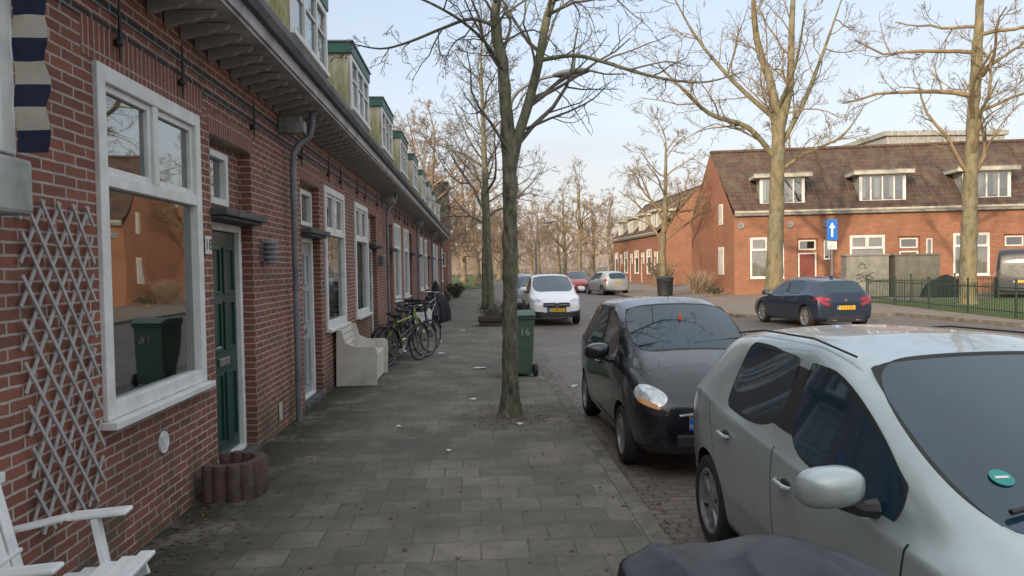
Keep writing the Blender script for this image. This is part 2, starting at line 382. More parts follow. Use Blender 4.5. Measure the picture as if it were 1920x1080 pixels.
def window(parent,y0,y1,z0,z1,x,fw=.09,transom=None,mull=True,mats=None,proud=.03,curtain=0,sill=True,frame=M_white,depth=1.1,lowmull=False):
    mb=MB(); xa=x-.06; xb=x+proud
    mb.box(xa,xb,y0,y0+fw,z0,z1); mb.box(xa,xb,y1-fw,y1,z0,z1)
    mb.box(xa,xb-.003,y0+fw,y1-fw,z1-fw,z1); mb.box(xa,xb-.003,y0+fw,y1-fw,z0,z0+fw)
    b=fw*.45; 
    def sash(a,b2,c,d):
        mb.box(xa+.005,xb-.03,a,a+b,c,d); mb.box(xa+.005,xb-.03,b2-b,b2,c,d); mb.box(xa+.005,xb-.032,a+b,b2-b,c,c+b); mb.box(xa+.005,xb-.032,a+b,b2-b,d-b,d)
    ym=(y0+y1)/2
    if transom:
        mb.box(xa,xb-.006,y0+fw,y1-fw,transom-.04,transom+.04)
        if mull:
            mb.box(xa,xb-.009,ym-.04,ym+.04,transom+.04,z1-fw)
            sash(y0+fw,ym-.04,transom+.04,z1-fw); sash(ym+.04,y1-fw,transom+.04,z1-fw)
    elif mull:
        mb.box(xa,xb-.009,ym-.035,ym+.035,z0+fw,z1-fw); sash(y0+fw,ym-.035,z0+fw,z1-fw); sash(ym+.035,y1-fw,z0+fw,z1-fw)
    o=mb.obj('window',frame,parent,bevel=.006)
    p=MB(); p.quad((x-.03,y0+fw*.6,z0+fw*.6),(x-.03,y1-fw*.6,z0+fw*.6),(x-.03,y1-fw*.6,z1-fw*.6),(x-.03,y0+fw*.6,z1-fw*.6)); p.obj('pane',M_glass,o,recalc=False)
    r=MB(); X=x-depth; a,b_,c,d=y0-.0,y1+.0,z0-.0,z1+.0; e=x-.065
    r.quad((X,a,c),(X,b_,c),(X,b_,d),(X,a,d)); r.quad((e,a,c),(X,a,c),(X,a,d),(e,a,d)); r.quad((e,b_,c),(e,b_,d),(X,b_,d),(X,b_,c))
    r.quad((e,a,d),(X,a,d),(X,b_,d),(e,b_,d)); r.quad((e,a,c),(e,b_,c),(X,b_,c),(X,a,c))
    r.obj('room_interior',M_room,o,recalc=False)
    if curtain:
        cm=MB(); n=40; zt=z1-.02 if curtain>1 else z0+(z1-z0)*.5
        rngs=[(y0+.02,y0+(y1-y0)*.22),(y1-(y1-y0)*.22,y1-.02)] if curtain==3 else [(y0+.02,y1-.02)]
        for (ca,cc) in rngs:
            vs=[];fs=[]
            for i in range(n+1):
                yy=ca+(cc-ca)*i/n; xx=x-.16+.02*math.sin(i*1.3)
                vs+= [(xx,yy,z0+.03),(xx,yy,zt)]
            for i in range(n): fs.append((2*i,2*i+2,2*i+3,2*i+1))
            cm.add(vs,fs)
        cm.obj('curtain',M_curtain,o,smooth=True,recalc=False)
    if sill:
        s=MB(); s.box(x-.02,x+proud+.06,y0-.02,y1+.02,z0-.05,z0-.003); s.obj('sill',frame,o,bevel=.006)
    return o
def door(parent,y0,y1,z0,z1,x,col,frame=M_white,glass=False):
    mb=MB(); fw=.07
    mb.box(x-.06,x+.035,y0,y0+fw,z0,z1); mb.box(x-.06,x+.035,y1-fw,y1,z0,z1); mb.box(x-.06,x+.032,y0+fw,y1-fw,z1-fw,z1)
    mb.box(x-.06,x+.05,y0+fw,y1-fw,z0,z0+.04)
    mb.obj('door_frame',frame,parent,bevel=.006)
    d=MB(); a,b=y0+fw+.004,y1-fw-.004; d.box(x-.05,x-.01,a,b,z0+.045,z1-fw-.004,0)
    w=b-a
    for (za,zb) in ((z0+.16,z0+.8),(z0+1.0,z0+1.45),(z0+1.52,z1-.22)):
        for (ya,yb) in ((a+.08,a+w/2-.04),(a+w/2+.04,b-.08)):
            d.box(x-.009,x+.008,ya,yb,za,za+.025); d.box(x-.009,x+.008,ya,yb,zb-.025,zb); d.box(x-.009,x+.008,ya,ya+.025,za+.025,zb-.025); d.box(x-.009,x+.008,yb-.025,yb,za+.025,zb-.025)
    o=d.obj('door',col,parent,bevel=.004)
    h=MB(); h.tube([(x,a+.07,z0+1.05),(x+.05,a+.07,z0+1.05),(x+.05,a+.17,z0+1.05)],.009,8); h.box(x-.008,x+.004,a+.05,a+.09,z0+.95,z0+1.15)
    h.obj('handle',M_chrome,o,smooth=True)
    l=MB(); l.box(x-.008,x+.006,a+w/2-.14,a+w/2+.14,z0+.86,z0+.93); l.obj('letterbox',M_chrome,o,bevel=.003)
    return o
def house(label,P,mir=False,group='terraced brick houses',doorcol=None,curtain=0):
    W=P['W']; E=P['eave']; 
    o=thing('brick_house',label,'house',group=group)
    yy=(lambda a,b:(W-b,W-a)) if mir else (lambda a,b:(a,b))
    sk=P.get('skew',0)
    wa,wb=yy(*P['win'][:2]); wz0,wz1=P['win'][2:4]
    na,nb=yy(*P['niche']); nz=P['nz']; da,db=yy(*P['door']); dz=P['dz']; sa,sb=yy(*P['swin'][:2]); sz0,sz1=P['swin'][2:4]
    D=P['depth']; ND=.12; rx,rz=P['ridge']
    mb=MB()
    holes=[(wa,wb,wz0,wz1),(na,nb,0.0,nz)]
    for h in P.get('extra',[]): holes.append((*yy(h[0],h[1]),h[2],h[3]))
    holes_wall(mb,0,0,W,-.02,E,holes,ND)
    for (a,b,c,d) in ((na,nb,0,dz),(na,nb,dz,nz)):
        hh=[(da,db,0,dz)] if c==0 else [(sa,sb,sz0,sz1)]
        holes_wall(mb,-ND,a,b,c,d,hh,.06)
    for y,s2 in ((.006,1),(W-.006,-1)):
        yo=(lambda x: y+sk*x) if (s2==1 and sk) else (lambda x:y)
        mb.add([(0,yo(0),-.02),(-D,yo(-D),-.02),(-D,yo(-D),E),(rx,yo(rx),rz-.05),(0,yo(0),E)],[(0,1,2,3,4)])
    mb.quad((-D,sk*-D,-.02),(-D,W,-.02),(-D,W,E),(-D,sk*-D,E))
    mb.quad((-1.25,.01,0),(-1.25,W-.01,0),(-1.25,W-.01,E),(-1.25,.01,E))
    mb.obj('wall',P['brick'],o,recalc=False)
    if P.get('bands'):
        b2=MB()
        for (a,b,c,d,mi) in ((wa-.12,wb+.12,wz1+.005,wz1+.235,0),(na-.05,nb+.05,nz+.005,nz+.2,0)):
            b2.box(-.02,.006,a,b,c,d,mi)
        b2.box(-.02,.004,0.001,W-.001,E-.30,E-.24,1); b2.box(-.02,.004,0.001,W-.001,E-.43,E-.37,1)
        b2.obj('brick_band',[M_soldierL,M_brickDark],o)
        for yc in (wa+.28,wb-.35,(na+nb)/2+.6*(1 if not mir else -1)):
            a=MB(); z0=3.06; a.tube([(.035,yc,z0+.02),(.04,yc,z0+.2),(.035,yc,z0+.42)],[.006,.014,.006],6); a.sphere((.03,yc,z0+.14),(.03,.03,.03),0,8,6)
            a.box(-.005,.03,yc-.01,yc+.01,z0+.12,z0+.16); a.obj('wall_anchor',M_black,o,smooth=True)
    window(o,wa,wb,wz0,wz1,0,.1,transom=P['transom'],curtain=curtain)
    window(o,sa,sb,sz0,sz1,-ND,.06,mull=False,sill=False)
    for h in P.get('extra',[]):
        a,b=yy(h[0],h[1]); window(o,a,b,h[2],h[3],0,.05,mull=False,curtain=2)
    door(o,da,db,P.get('dz0',.06),dz,-ND,doorcol or P['doorcol'])
    st=MB(); st.box(-ND+.05,.02,na+.01,nb-.01,-.01,.058); st.obj('doorstep',M_stone,o,bevel=.008)
    if P.get('canopy'):
        c=MB(); c.box(-ND+.002,.14,na-.03,nb+.05,dz+.035,dz+.095); c.box(-ND+.002,.10,na+.002,nb-.002,dz+.003,dz+.034); c.obj('door_canopy',M_stone,o,bevel=.008)
    ov=P['ov']; c=MB()
    c.box(-.02,ov,0,W,E,E+.03,0); c.box(ov-.03,ov+.02,0,W,E+.031,E+.14,0)
    c.obj('cornice',M_soffit if P.get('bands') else M_beam,o)
    g=MB(); pr=[(ov-.02,E+.141),(ov+.07,E+.141),(ov+.10,E+.20),(ov+.10,E+.26),(ov+.085,E+.26),(ov+.08,E+.2),(ov-.0,E+.2),(ov-.02,E+.26)]
    g.prism(pr,'y',0,W); g.obj('gutter',P.get('gut',M_gutter),o)
    if P.get('bands'):
        prof=[(0.007,E-.002),(ov-.10,E-.002),(ov-.10,E-.03),(ov-.13,E-.055),(ov-.17,E-.05),(ov-.21,E-.06),(ov-.26,E-.085),(ov-.33,E-.09),(.05,E-.115),(.007,E-.12)]
        n=16; bm=None
        for i in range(n):
            yc=W*(i+.5)/n
            if bm is None:
                k=MB(); k.prism(prof,'y',-.022,.022); bm=k.obj('cornice_bracket',M_soffit,o,loc=(0,yc,0),bevel=.006)
            else:
                cc=bm.copy(); cc.location=(0,yc,0); COL.objects.link(cc)
        bl=MB()
        if mir: bl.box(.007,.30,.0,.13,E-.33,E-.20); bl.box(.007,.26,.02,.11,E-.199,E-.136); bl.obj('beam_end',M_beam,o,bevel=.01)
    r=MB(); zt=E+.2
    kx,kz=P['knee']
    def ry(x,y): return y+ (sk*x if y==0 else 0)
    pts=[(ov-.01,zt),(kx,kz),(rx,rz),(-D-.15,E+.1)]
    for i in range(3):
        (xa,za),(xb,zb)=pts[i],pts[i+1]
        r.quad((xa,ry(xa,0),za),(xa,W,za),(xb,W,zb),(xb,ry(xb,0),zb))
        r.quad((xa,ry(xa,0),za-.08),(xb,ry(xb,0),zb-.08),(xb,W,zb-.08),(xa,W,za-.08))
        for y in (0,W):
            r.quad((xa,ry(xa,y),za),(xb,ry(xb,y),zb),(xb,ry(xb,y),zb-.08),(xa,ry(xa,y),za-.08))
    ro=r.obj('roof',P['tile'],o,recalc=False)
    if P.get('ridgecap'):
        rc=MB(); rc.tube([(rx,ry(rx,0),rz+.02),(rx,W,rz+.02)],.11,8); rc.obj('ridge_tiles',P['tile'],ro,smooth=True)
        vg=MB(); vg.tube([(ov,ry(ov,0)-.02,zt+.02),(rx,ry(rx,0)-.02,rz+.03)],.05,6); vg.obj('verge',M_tileR,ro)
    dm=P['dorm']; ya,yb,xf,z0,z1,cap=dm['y0'],dm['y1'],dm['x'],dm['z0'],dm['z1'],dm['cap']
    slope=(kz-zt)/(kx-(ov-.01))
    xt=(z1-zt)/slope+ov; xb=(z0-zt)/slope+ov
    m=MB()
    m.add([(xf,ya,z0),(xf,ya,z1),(xt-.1,ya,z1),(min(xb,xf)-.02,ya,z0-.02)],[(0,1,2,3)],0)
    m.add([(xf,yb,z0),(min(xb,xf)-.02,yb,z0-.02),(xt-.1,yb,z1),(xf,yb,z1)],[(0,1,2,3)],0)
    m.box(xf-.05,xf-.01,ya,yb,z0-.12,z0+.1,1)
    dob=m.obj('dormer',[dm['cheek'],dm['front']],ro,recalc=False)
    cpm=MB(); cpm.box(xt-.3,xf+cap,ya-cap,yb+cap,z1,z1+dm['caph'],0); cpm.box(xt-.3,xf+cap+.03,ya-cap-.03,yb+cap+.03,z1+dm['caph']+.001,z1+dm['caph']+.035,1)
    cpm.obj('dormer_roof',[dm['trim'],M_lead],dob,bevel=.008)
    n=dm['n']; fw=.07; f=MB(); x0=xf-.03; x1=xf+.03
    f.box(x0,x1,ya,yb,z1-.1,z1-.002); f.box(x0,x1+.03,ya,yb,z0+.02,z0+.1)
    for i in range(n+1):
        yc=ya+(yb-ya)*i/n; a=max(ya,yc-fw/2); b=min(yb,yc+fw/2)
        if i==0: b=ya+dm.get('edge',.1)
        if i==n: a=yb-dm.get('edge',.1)
        f.box(x0,x1,a,b,z0+.1,z1-.1)
    f.box(x0+.01,x1-.015,ya+.1,yb-.1,z1-.45,z1-.41) if dm.get('tr') else None
    fo=f.obj('dormer_window',dm['front'],dob,bevel=.006)
    q=MB(); q.quad((xf-.01,ya+.04,z0+.05),(xf-.01,yb-.04,z0+.05),(xf-.01,yb-.04,z1-.05),(xf-.01,ya+.04,z1-.05)); q.obj('pane',M_glass,fo,recalc=False)
    cu=MB(); n2=30; vs=[];fs=[]
    for i in range(n2+1):
        yv=ya+.06+(yb-ya-.12)*i/n2; vs+=[(xf-.12+.02*math.sin(i*1.7),yv,z0-.1),(xf-.12+.02*math.sin(i*1.7),yv,z1-.01)]
    for i in range(n2):
        if (i%10)<(5 if P.get('bands') else 4): fs.append((2*i,2*i+2,2*i+3,2*i+1))
    cu.add(vs,fs); cu.obj('curtain',M_curtain,fo,recalc=False)
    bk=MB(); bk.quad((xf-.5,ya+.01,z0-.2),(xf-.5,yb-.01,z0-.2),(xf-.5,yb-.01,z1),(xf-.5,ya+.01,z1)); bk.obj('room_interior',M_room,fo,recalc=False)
    return o
HW=4.62; EV=3.66
PL=dict(W=HW,eave=EV,win=(.54,2.16,.91,3.02),transom=2.34,niche=(2.44,3.58),nz=2.94,door=(2.54,3.50),dz=2.22,swin=(2.50,3.18,2.38,2.86),
        depth=8,ridge=(-5.5,7.9),knee=(-2.2,7.5),ov=.47,brick=M_brickL,tile=M_tileL,bands=True,canopy=True,doorcol=M_dgreen,
        dorm=dict(y0=1.15,y1=3.45,x=-.10,z0=4.78,z1=5.85,cap=.05,caph=.2,trim=M_lgreen,front=M_white,cheek=M_mossy,n=3,edge=.1,tr=True))
A=house('dark red brick terraced house with large white window and green door',PL,False,curtain=0)
B=house('dark red brick terraced house with white window and pale grey door',PL,True,doorcol=M_greydoor,curtain=1)
Cc=house('dark red brick terraced house with curtained white window',PL,False,curtain=3)
M0=8.55
A.location=(WX,M0-HW,0); B.location=(WX,M0,0); Cc.location=(WX,M0+HW,0)
for k in range(1,5):
    if k>1: copy_thing(Cc,(WX,M0+2*HW*k-HW,0))
    copy_thing(B,(WX,M0+2*HW*k,0))
for k in (-1,-2,-3): 
    copy_thing(B,(WX,M0+2*HW*k,0)); copy_thing(A,(WX,M0+2*HW*k-HW,0))
def downpipe(y,loc0):
    o=thing('downpipe','grey rainwater pipe fixed to a brick wall','downpipe',(WX,y,0),group='downpipes along the house row')
    m=MB(); m.tube([(.09,0,-.0),(.09,0,2.98),(.10,0.0,3.14),(.15,0.05,3.25),(.20,.09,3.30),(.27,.12,3.36),(.30,.12,3.5),(.30,.12,3.64)],.036,12)
    for z in (.5,1.55,2.6): m.tube([(.09,0,z),(.09,0,z+.05)],.043,12)
    m.obj('pipe',M_pipe,o,smooth=True)
    return o
p0=downpipe(8.86,0)
for k in (1,2,3,4): copy_thing(p0,(WX,8.86+2*HW*k,0))

PR=dict(W=5.25,eave=4.35,win=(.85,2.65,.9,3.15),transom=2.45,niche=(3.35,4.45),nz=3.05,door=(3.42,4.38),dz=2.25,swin=(3.45,4.35,2.42,2.95),
        depth=7.4,ridge=(-3.7,8.45),knee=(-1.8,6.55),ov=.22,brick=M_brickR,tile=M_tileR,doorcol=M_reddoor,gut=M_cream,ridgecap=True,
        extra=[(4.75,5.05,1.9,2.9)],
        dorm=dict(y0=1.45,y1=3.85,x=-.35,z0=4.98,z1=6.45,cap=.35,caph=.22,trim=M_cream,front=M_white,cheek=M_greyw,n=4,edge=.16))
PR0=dict(PR); PR0['skew']=.221
th=R(-101.0); dvec=Vector((.9816,-.1908,0)); c0=Vector((14.4,41,0))
RG='orange brick houses across the street'
h0=house('orange brick corner house with brown tiled roof and white dormer',PR0,False,group=RG,curtain=2); h0.location=c0; h0.rotation_euler=(0,0,th)
h1=house('orange brick terraced house with brown tiled roof and white dormer',PR,False,group=RG,curtain=2)
h1.location=c0+dvec*5.25; h1.rotation_euler=(0,0,th)
for i in (2,3): copy_thing(h1,c0+dvec*5.25*i,(0,0,th))
for i in range(4): copy_thing(h1,(15.8,64+5.25*(i+1),0),(0,0,math.pi),label='distant orange brick house facing the street with white dormer')
for (yl,z0,z1,wd) in ((-2.0,4.0,5.2,.6),(-2.0,1.1,2.7,.8)):
    w=MB(); w.box(-wd/2,wd/2,-.03,.04,z0,z1,0); w.box(-wd/2+.07,wd/2-.07,.041,.05,z0+.07,z1-.07,1)
    o=w.obj('gable_window',[M_white,M_curtain],h0,loc=(yl,.221*yl,0),rot=(0,0,R(180)+math.atan(.221)))
sk_=MB(); sk_.box(-.35,.35,-.03,.05,0,.75,0); sk_.box(-.29,.29,-.05,-.031,.06,.69,1)
sk_.obj('roof_window',[M_lead,M_carglass],h0,loc=(-2.1,4.7,6.55),rot=(R(-45),0,R(90)))
PE=dict(PR); PE['brick']=M_brickL; PE['tile']=M_tileL
eh=house('dark brick house with black tiled roof beyond the row',PE,False,group=None,curtain=2); eh.location=(-7.3,55.5,0); eh.rotation_euler=(0,0,R(-90))

for k,s in enumerate((.35,2.95,4.85)):
    m=MB(); m.lathe([(0,.02),(.10,.03),(.16,.06),(.18,.09),(.16,.085),(.10,.05),(0,.045)],20,'x'); m.sphere((.05,0,0),(.03,.11,.11),1,12,8)
    pos=c0+dvec*s+Vector((-.19,-.98,0))*.01
    meta(m.obj('wall_plate',[M_lead,M_pipe],None,loc=(pos.x,pos.y,3.85),rot=(0,0,th),smooth=True),'round grey metal plate hung on the orange brick wall','decorative plate','round plates on the corner house')

def block(name,label,x0,x1,y0,y1,h,m,nx,nz,loc=(0,0,0)):
    o=thing(name,label,'building',loc)
    w=MB(); w.box(x0,x1,y0,y1,0,h); w.obj('wall',m,o)
    r=MB(); r.box(x0-.3,x1+.3,y0-.3,y1+.3,h+.002,h+.5); r.obj('roof',M_greyw,o)
    g=MB()
    for i in range(nx):
        for j in range(nz):
            xa=x0+(x1-x0)*(i+.2)/nx; xb=x0+(x1-x0)*(i+.8)/nx; za=h*(j+.3)/nz; zb=h*(j+.8)/nz
            g.box(xa,xb,y0-.06,y0-.003,za,zb,0)
            g.box(xa-.1,xb+.1,y0-.1,y0-.003,za-.15,za-.003,1)
    wo=g.obj('windows',[M_carglass,M_white],o); wo['kind']='stuff'
M_pale=mat('pale_render',(.34,.30,.26),(.28,.25,.21),rough=.9)
block('apartment_block','grey flat roofed block rising behind the brick houses',44,57,78,92,15.0,M_greyw,9,3)
block('apartment_block','pale flats seen through bare park trees',-12,8,190,205,10,M_pale,12,3)

# ---------------------------------------------------------------- trees
def grow(mb,p,d,L,r,lev,maxlev,rg,wig,up,nch,ratio,rmin,tip=.3):
    n=(7,6,4,3,3)[min(lev,4)]; 
    pts=[p]; dirs=[]; d=d.normalized()
    for i in range(n):
        d=(d+Vector((rg.gauss(0,1),rg.gauss(0,1),rg.gauss(0,1)))*wig+Vector((0,0,up))).normalized()
        p=p+d*(L/n); pts.append(p); dirs.append(d)
    rad=[max(rmin,r*(1-(1-tip)*i/n)) for i in range(n+1)]
    mb.tube(pts,rad,(6,5,4,3,3)[min(lev,4)],0,cap=False)
    if lev<maxlev: kids(mb,pts,rad,L,lev,maxlev,rg,wig,up,nch,ratio,rmin,.2)
def kids(mb,pts,rad,L,lev,maxlev,rg,wig,up,nch,ratio,rmin,t0=.2,k=None):
    k=k or nch[lev]; n=len(pts)-1
    for j in range(k):
        t=t0+(1-t0)*(j+rg.random())/k; f=t*n; i=min(n-1,int(f)); f-=i
        q=pts[i].lerp(pts[i+1],f); dd=(pts[i+1]-pts[i]).normalized(); rr=rad[i]*(1-f)+rad[i+1]*f
        ax=dd.orthogonal().normalized(); ax.rotate(Matrix.Rotation(rg.uniform(0,2*math.pi),3,dd))
        nd=dd.copy(); nd.rotate(Matrix.Rotation(rg.uniform(.45,1.15),3,ax))
        l2=L*ratio*(1.25-.6*t)*rg.uniform(.65,1.25)
        grow(mb,q,nd,l2,min(rr*.62,l2*.0155),lev+1,maxlev,rg,wig,up,nch,ratio,rmin)
def smoothpath(pts,rad,sub=3):
    P=[Vector(p) for p in pts]; out=[];ro=[]
    for i in range(len(P)-1):
        a=P[max(i-1,0)];b=P[i];c=P[i+1];d=P[min(i+2,len(P)-1)]
        for s in range(sub):
            t=s/sub; out.append(.5*((2*b)+(c-a)*t+(2*a-5*b+4*c-d)*t*t+(3*b-a-3*c+d)*t**3)); ro.append(rad[i]*(1-t)+rad[i+1]*t)
    out.append(P[-1]); ro.append(rad[-1]); return out,ro
def tree(label,loc,trunk,trad,limbs,seed,mats,nch=(5,6,5,4),maxlev=3,wig=.16,up=.04,ratio=.5,rmin=.004,nr=12,group='bare street trees',auto=None,name='tree',flare=1.5,tsub=4,bumpy=.12,tk=None):
    rg=random.Random(seed); o=thing(name,label,'tree',loc,group=group)
    tb=MB(); pts,rad=smoothpath(trunk,trad,tsub)
    rad=[r*(1+(flare-1)*max(0,1-(p.z/.35))**2) for p,r in zip(pts,rad)]
    noise.seed_set(seed)
    tb.tube(pts,rad,nr,0)
    tb.v=[tuple(Vector(v)+noise.noise_vector(Vector(v)*5)*trad[0]*bumpy+noise.noise_vector(Vector((v[0]*22,v[1]*22,v[2]*9)))*trad[0]*bumpy*.45) for v in tb.v]
    tb.obj('trunk',mats[0],o,smooth=True,recalc=False,sharp=0)
    cb=MB()
    if tk:
        hp=[p for p in pts if p.z>tk[0]]; hr=[r for p,r in zip(pts,rad) if p.z>tk[0]]
        kids(cb,hp,hr,tk[1],0,maxlev,rg,wig,up,nch,ratio,rmin,.05,tk[2])
    for (lp,lr,k) in limbs:
        q,r2=smoothpath(lp,lr,4); cb.tube(q,r2,10,1,cap=False)
        L=sum((q[i+1]-q[i]).length for i in range(len(q)-1))
        kids(cb,q,r2,L*.8,0,maxlev,rg,wig,up,nch,ratio,rmin,.12,k)
    if auto:
        n,z0,L,a0=auto
        tot=len(pts)
        for j in range(n):
            cand=[i for i in range(tot) if pts[i].z>=z0]
            i=cand[min(len(cand)-1,int(len(cand)*(j+rg.random()*.6)/n))]
            ang=j*2.4+rg.random(); el=rg.uniform(a0,a0+.5)
            hh=(pts[i].z-z0)/max(.1,pts[-1].z-z0)
            d=Vector((math.cos(ang)*math.cos(el),math.sin(ang)*math.cos(el),math.sin(el)))
            l2=L*(1.1-.5*hh)*rg.uniform(.8,1.2)
            grow(cb,pts[i],d,l2,max(min(rad[i]*.5,l2*.022),rmin*2),0,maxlev,rg,wig,up,nch,ratio,rmin)
        grow(cb,pts[-1],(pts[-1]-pts[-2]),L*.6,rad[-1],0,maxlev,rg,wig,up,nch,ratio,rmin)
    c=cb.obj('crown',[mats[1],mats[0]],o,smooth=True,recalc=False,sharp=0)
    return o
V=Vector
bx=.375
def q(x,z,y=0): return V((x-bx,y,z))
limbs=[
 ([q(.42,2.62),q(.45,2.95,-.02),q(.53,3.32,-.02),q(.65,3.68),q(.786,4.18,.02),q(.89,4.69),q(1.03,5.15,.1),q(1.3,6.3,.2),q(1.5,7.5,.3)],[.05,.064,.062,.058,.054,.048,.044,.03,.015],13),
 ([q(.80,4.22),q(1.2,4.26,-.05),q(1.55,4.17,-.1),q(2.0,4.03,-.1),q(2.45,3.97,0),q(2.85,3.97,.05),q(3.3,4.1,.1)],[.028,.024,.022,.019,.016,.012,.005],9),
 ([q(.29,4.62),q(.0,4.74,.1),q(-.35,4.66,.2),q(-.75,4.5,.2),q(-1.1,4.42,.2),q(-1.5,4.5,.2)],[.025,.021,.018,.015,.011,.005],9),
 ([q(.37,4.1),q(.15,4.35,-.3),q(-.2,4.55,-.6),q(-.7,4.75,-.7),q(-1.2,4.8,-.7)],[.022,.019,.016,.011,.005],7),
 ([q(.30,4.9),q(.0,5.3,.4),q(-.6,5.6,.7),q(-1.3,5.7,.8)],[.024,.02,.013,.006],8),
 ([q(.95,4.9),q(1.4,5.1,-.3),q(1.9,5.0,-.5),q(2.5,5.1,-.6),q(3.1,4.9,-.5)],[.025,.02,.016,.011,.005],8),
 ([q(.74,4.0),q(.95,4.6,.5),q(1.2,5.2,1.0),q(1.7,5.6,1.6)],[.022,.018,.013,.006],7),
 ([q(.36,4.3),q(.5,4.9,.7),q(.4,5.5,1.5),q(.2,5.8,2.4)],[.022,.018,.013,.006],7),
 ([q(.9,4.7),q(1.0,5.3,-.7),q(1.3,5.8,-1.5)],[.022,.016,.008],6),
]
tree('slender bare street tree with forked trunk in the pavement',(bx,8.9,0),[q(.375,-.03),q(.385,.2),q(.385,.4),q(.39,.82,.01),q(.405,1.4,.015),q(.41,1.77),q(.42,2.4,.02),q(.425,2.95),q(.395,3.68,.02),q(.36,4.19,.05),q(.286,4.64,.05),q(.305,5.15),q(.22,6.2,-.1),q(.1,7.5,-.2)],
     [.115,.105,.10,.096,.092,.09,.090,.088,.074,.068,.06,.052,.035,.014],
     limbs,3,[M_bark,M_twig],nch=(6,5,4,3),maxlev=3,wig=.22,up=.035,ratio=.39,rmin=.003,nr=30,flare=1.35,tsub=9,bumpy=.16,tk=(3.9,3.2,12))
T2=tree('thin bare street tree further along the pavement',(.48,24.5,0),[V((0,0,0)),V((-.05,0,2)),V((-.12,0,5)),V((-.2,.1,8.5))],[.14,.12,.09,.04],[],12,[M_bark,M_twig],auto=(12,3.4,2.9,.35),nch=(6,5,4,3),maxlev=3,ratio=.46,rmin=.006,wig=.18)
copy_thing(T2,(.35,31.5,0),(0,0,2.1),scale=(1,1,1.05))
tree('large ochre barked bare tree beside the road corner',(11.35,28,0),[V((0,0,-.1)),V((.05,0,2)),V((.15,0,4.5)),V((.2,0,6.8)),V((.0,.15,8.5)),V((-.5,.3,10.5)),V((-.8,0,13.5))],[.35,.30,.265,.235,.16,.11,.04],
     [([V((.2,0,6.0)),V((.35,-.1,7.2)),V((.6,-.2,8.5)),V((.7,-.2,11)),V((1.0,0,14))],[.15,.17,.14,.10,.03],12),
      ([V((.15,0,5.6)),V((-1.0,-.3,6.8)),V((-2.6,-.6,7.3)),V((-3.8,-1,8.2)),V((-4.6,-1,9))],[.11,.10,.08,.05,.02],12),
      ([V((.2,0,6.0)),V((1.3,.3,7.8)),V((2.2,.5,9.8)),V((3.0,.5,12))],[.11,.09,.06,.02],10),
      ([V((.0,0,7.3)),V((-1.3,.6,8.8)),V((-2.6,1,10.6)),V((-3.6,1,12.4))],[.10,.08,.05,.02],10),
      ([V((.2,0,5.2)),V((1.2,-.5,5.9)),V((2.3,-.8,6.4)),V((3.2,-.8,7.6))],[.07,.055,.04,.015],9),
      ([V((.2,0,7.6)),V((.4,-1.2,9)),V((.2,-2.4,10.5))],[.08,.05,.02],8)],21,[M_barkY,M_twigY],nch=(7,6,5,3),maxlev=3,ratio=.42,rmin=.007,wig=.2,nr=18,flare=1.25,tsub=8,bumpy=.16,tk=(7.0,5,12))
tree('tall straight ochre barked bare tree on the fenced lawn',(19.0,28,0),[V((0,0,-.1)),V((.05,0,3)),V((.2,0,7)),V((.45,0,11)),V((.6,0,15))],[.33,.28,.22,.15,.06],[],33,[M_barkY,M_twigY],
     auto=(19,4.6,4.6,.25),nch=(6,6,5,3),maxlev=3,ratio=.42,rmin=.007,wig=.19,nr=18,flare=1.25,tsub=12,bumpy=.16)
T5=tree('bare tree with fine spreading crown near the houses',(11.7,46,0),[V((0,0,-.1)),V((-.1,0,2.5)),V((.1,0,5)),V((.2,0,9))],[.24,.2,.16,.05],[],41,[M_barkY,M_twigY],auto=(13,3.0,3.8,.55),nch=(6,5,5,3),maxlev=3,ratio=.46,rmin=.009,wig=.17)
copy_thing(T5,(9.8,70,0),(0,0,1.3)); copy_thing(T5,(11.0,92,0),(0,0,4),scale=(1.1,1.1,1.1)); copy_thing(T5,(26,60,0),(0,0,2.6),scale=(1.3,1.3,1.3))
big=[]
for i,(h,s) in enumerate(((15,50),(17,51),(11,52))):
    big.append(tree('large brown bare park tree',(0,0,0),[V((0,0,-.1)),V((.3*(i-1),0,h*.2)),V((.9*(i-1),.2,h*.45)),V((.5*(i-1),0,h*.75))],[.40,.31,.22,.08],[],s,[M_barkB,M_twigB],
        auto=(15,h*.14,h*.36,.3),nch=(7,6,5,3),maxlev=3,ratio=.46,rmin=.013,wig=.2,up=.05,group='bare trees in the park',nr=8))
spots=[(-2.4,57,0,1,0),(-5.5,70,1,1,1),(0.2,74,2,1,2),(4.6,84,2,1.1,3),(-1.5,92,1,1,4),(8.5,100,0,.8,5),(3.2,104,2,.95,.5),(12.5,112,0,.8,1.5),(-7,100,0,1.1,2.5),(6.3,118,2,1.2,3.5),(17,108,2,1.1,4.5),(0.5,126,0,1,5.5),(-12,84,0,1.0,.7),(22,120,2,1.3,1.7),(10,134,1,.8,2.7),(-5,138,1,1,3.7),(28,100,0,1,2.2),(36,96,1,.9,1.1),(-3.5,64,2,1,3.3)]
used=set()
for (x,y,i,s,rz) in spots:
    if i not in used: o=big[i]; used.add(i)
    else: o=copy_thing(big[i],(0,0,0))
    o.location=(x,y,0); o.rotation_euler=(0,0,rz); o.scale=(s,s,s)
wm=MB(); rg=random.Random(5)
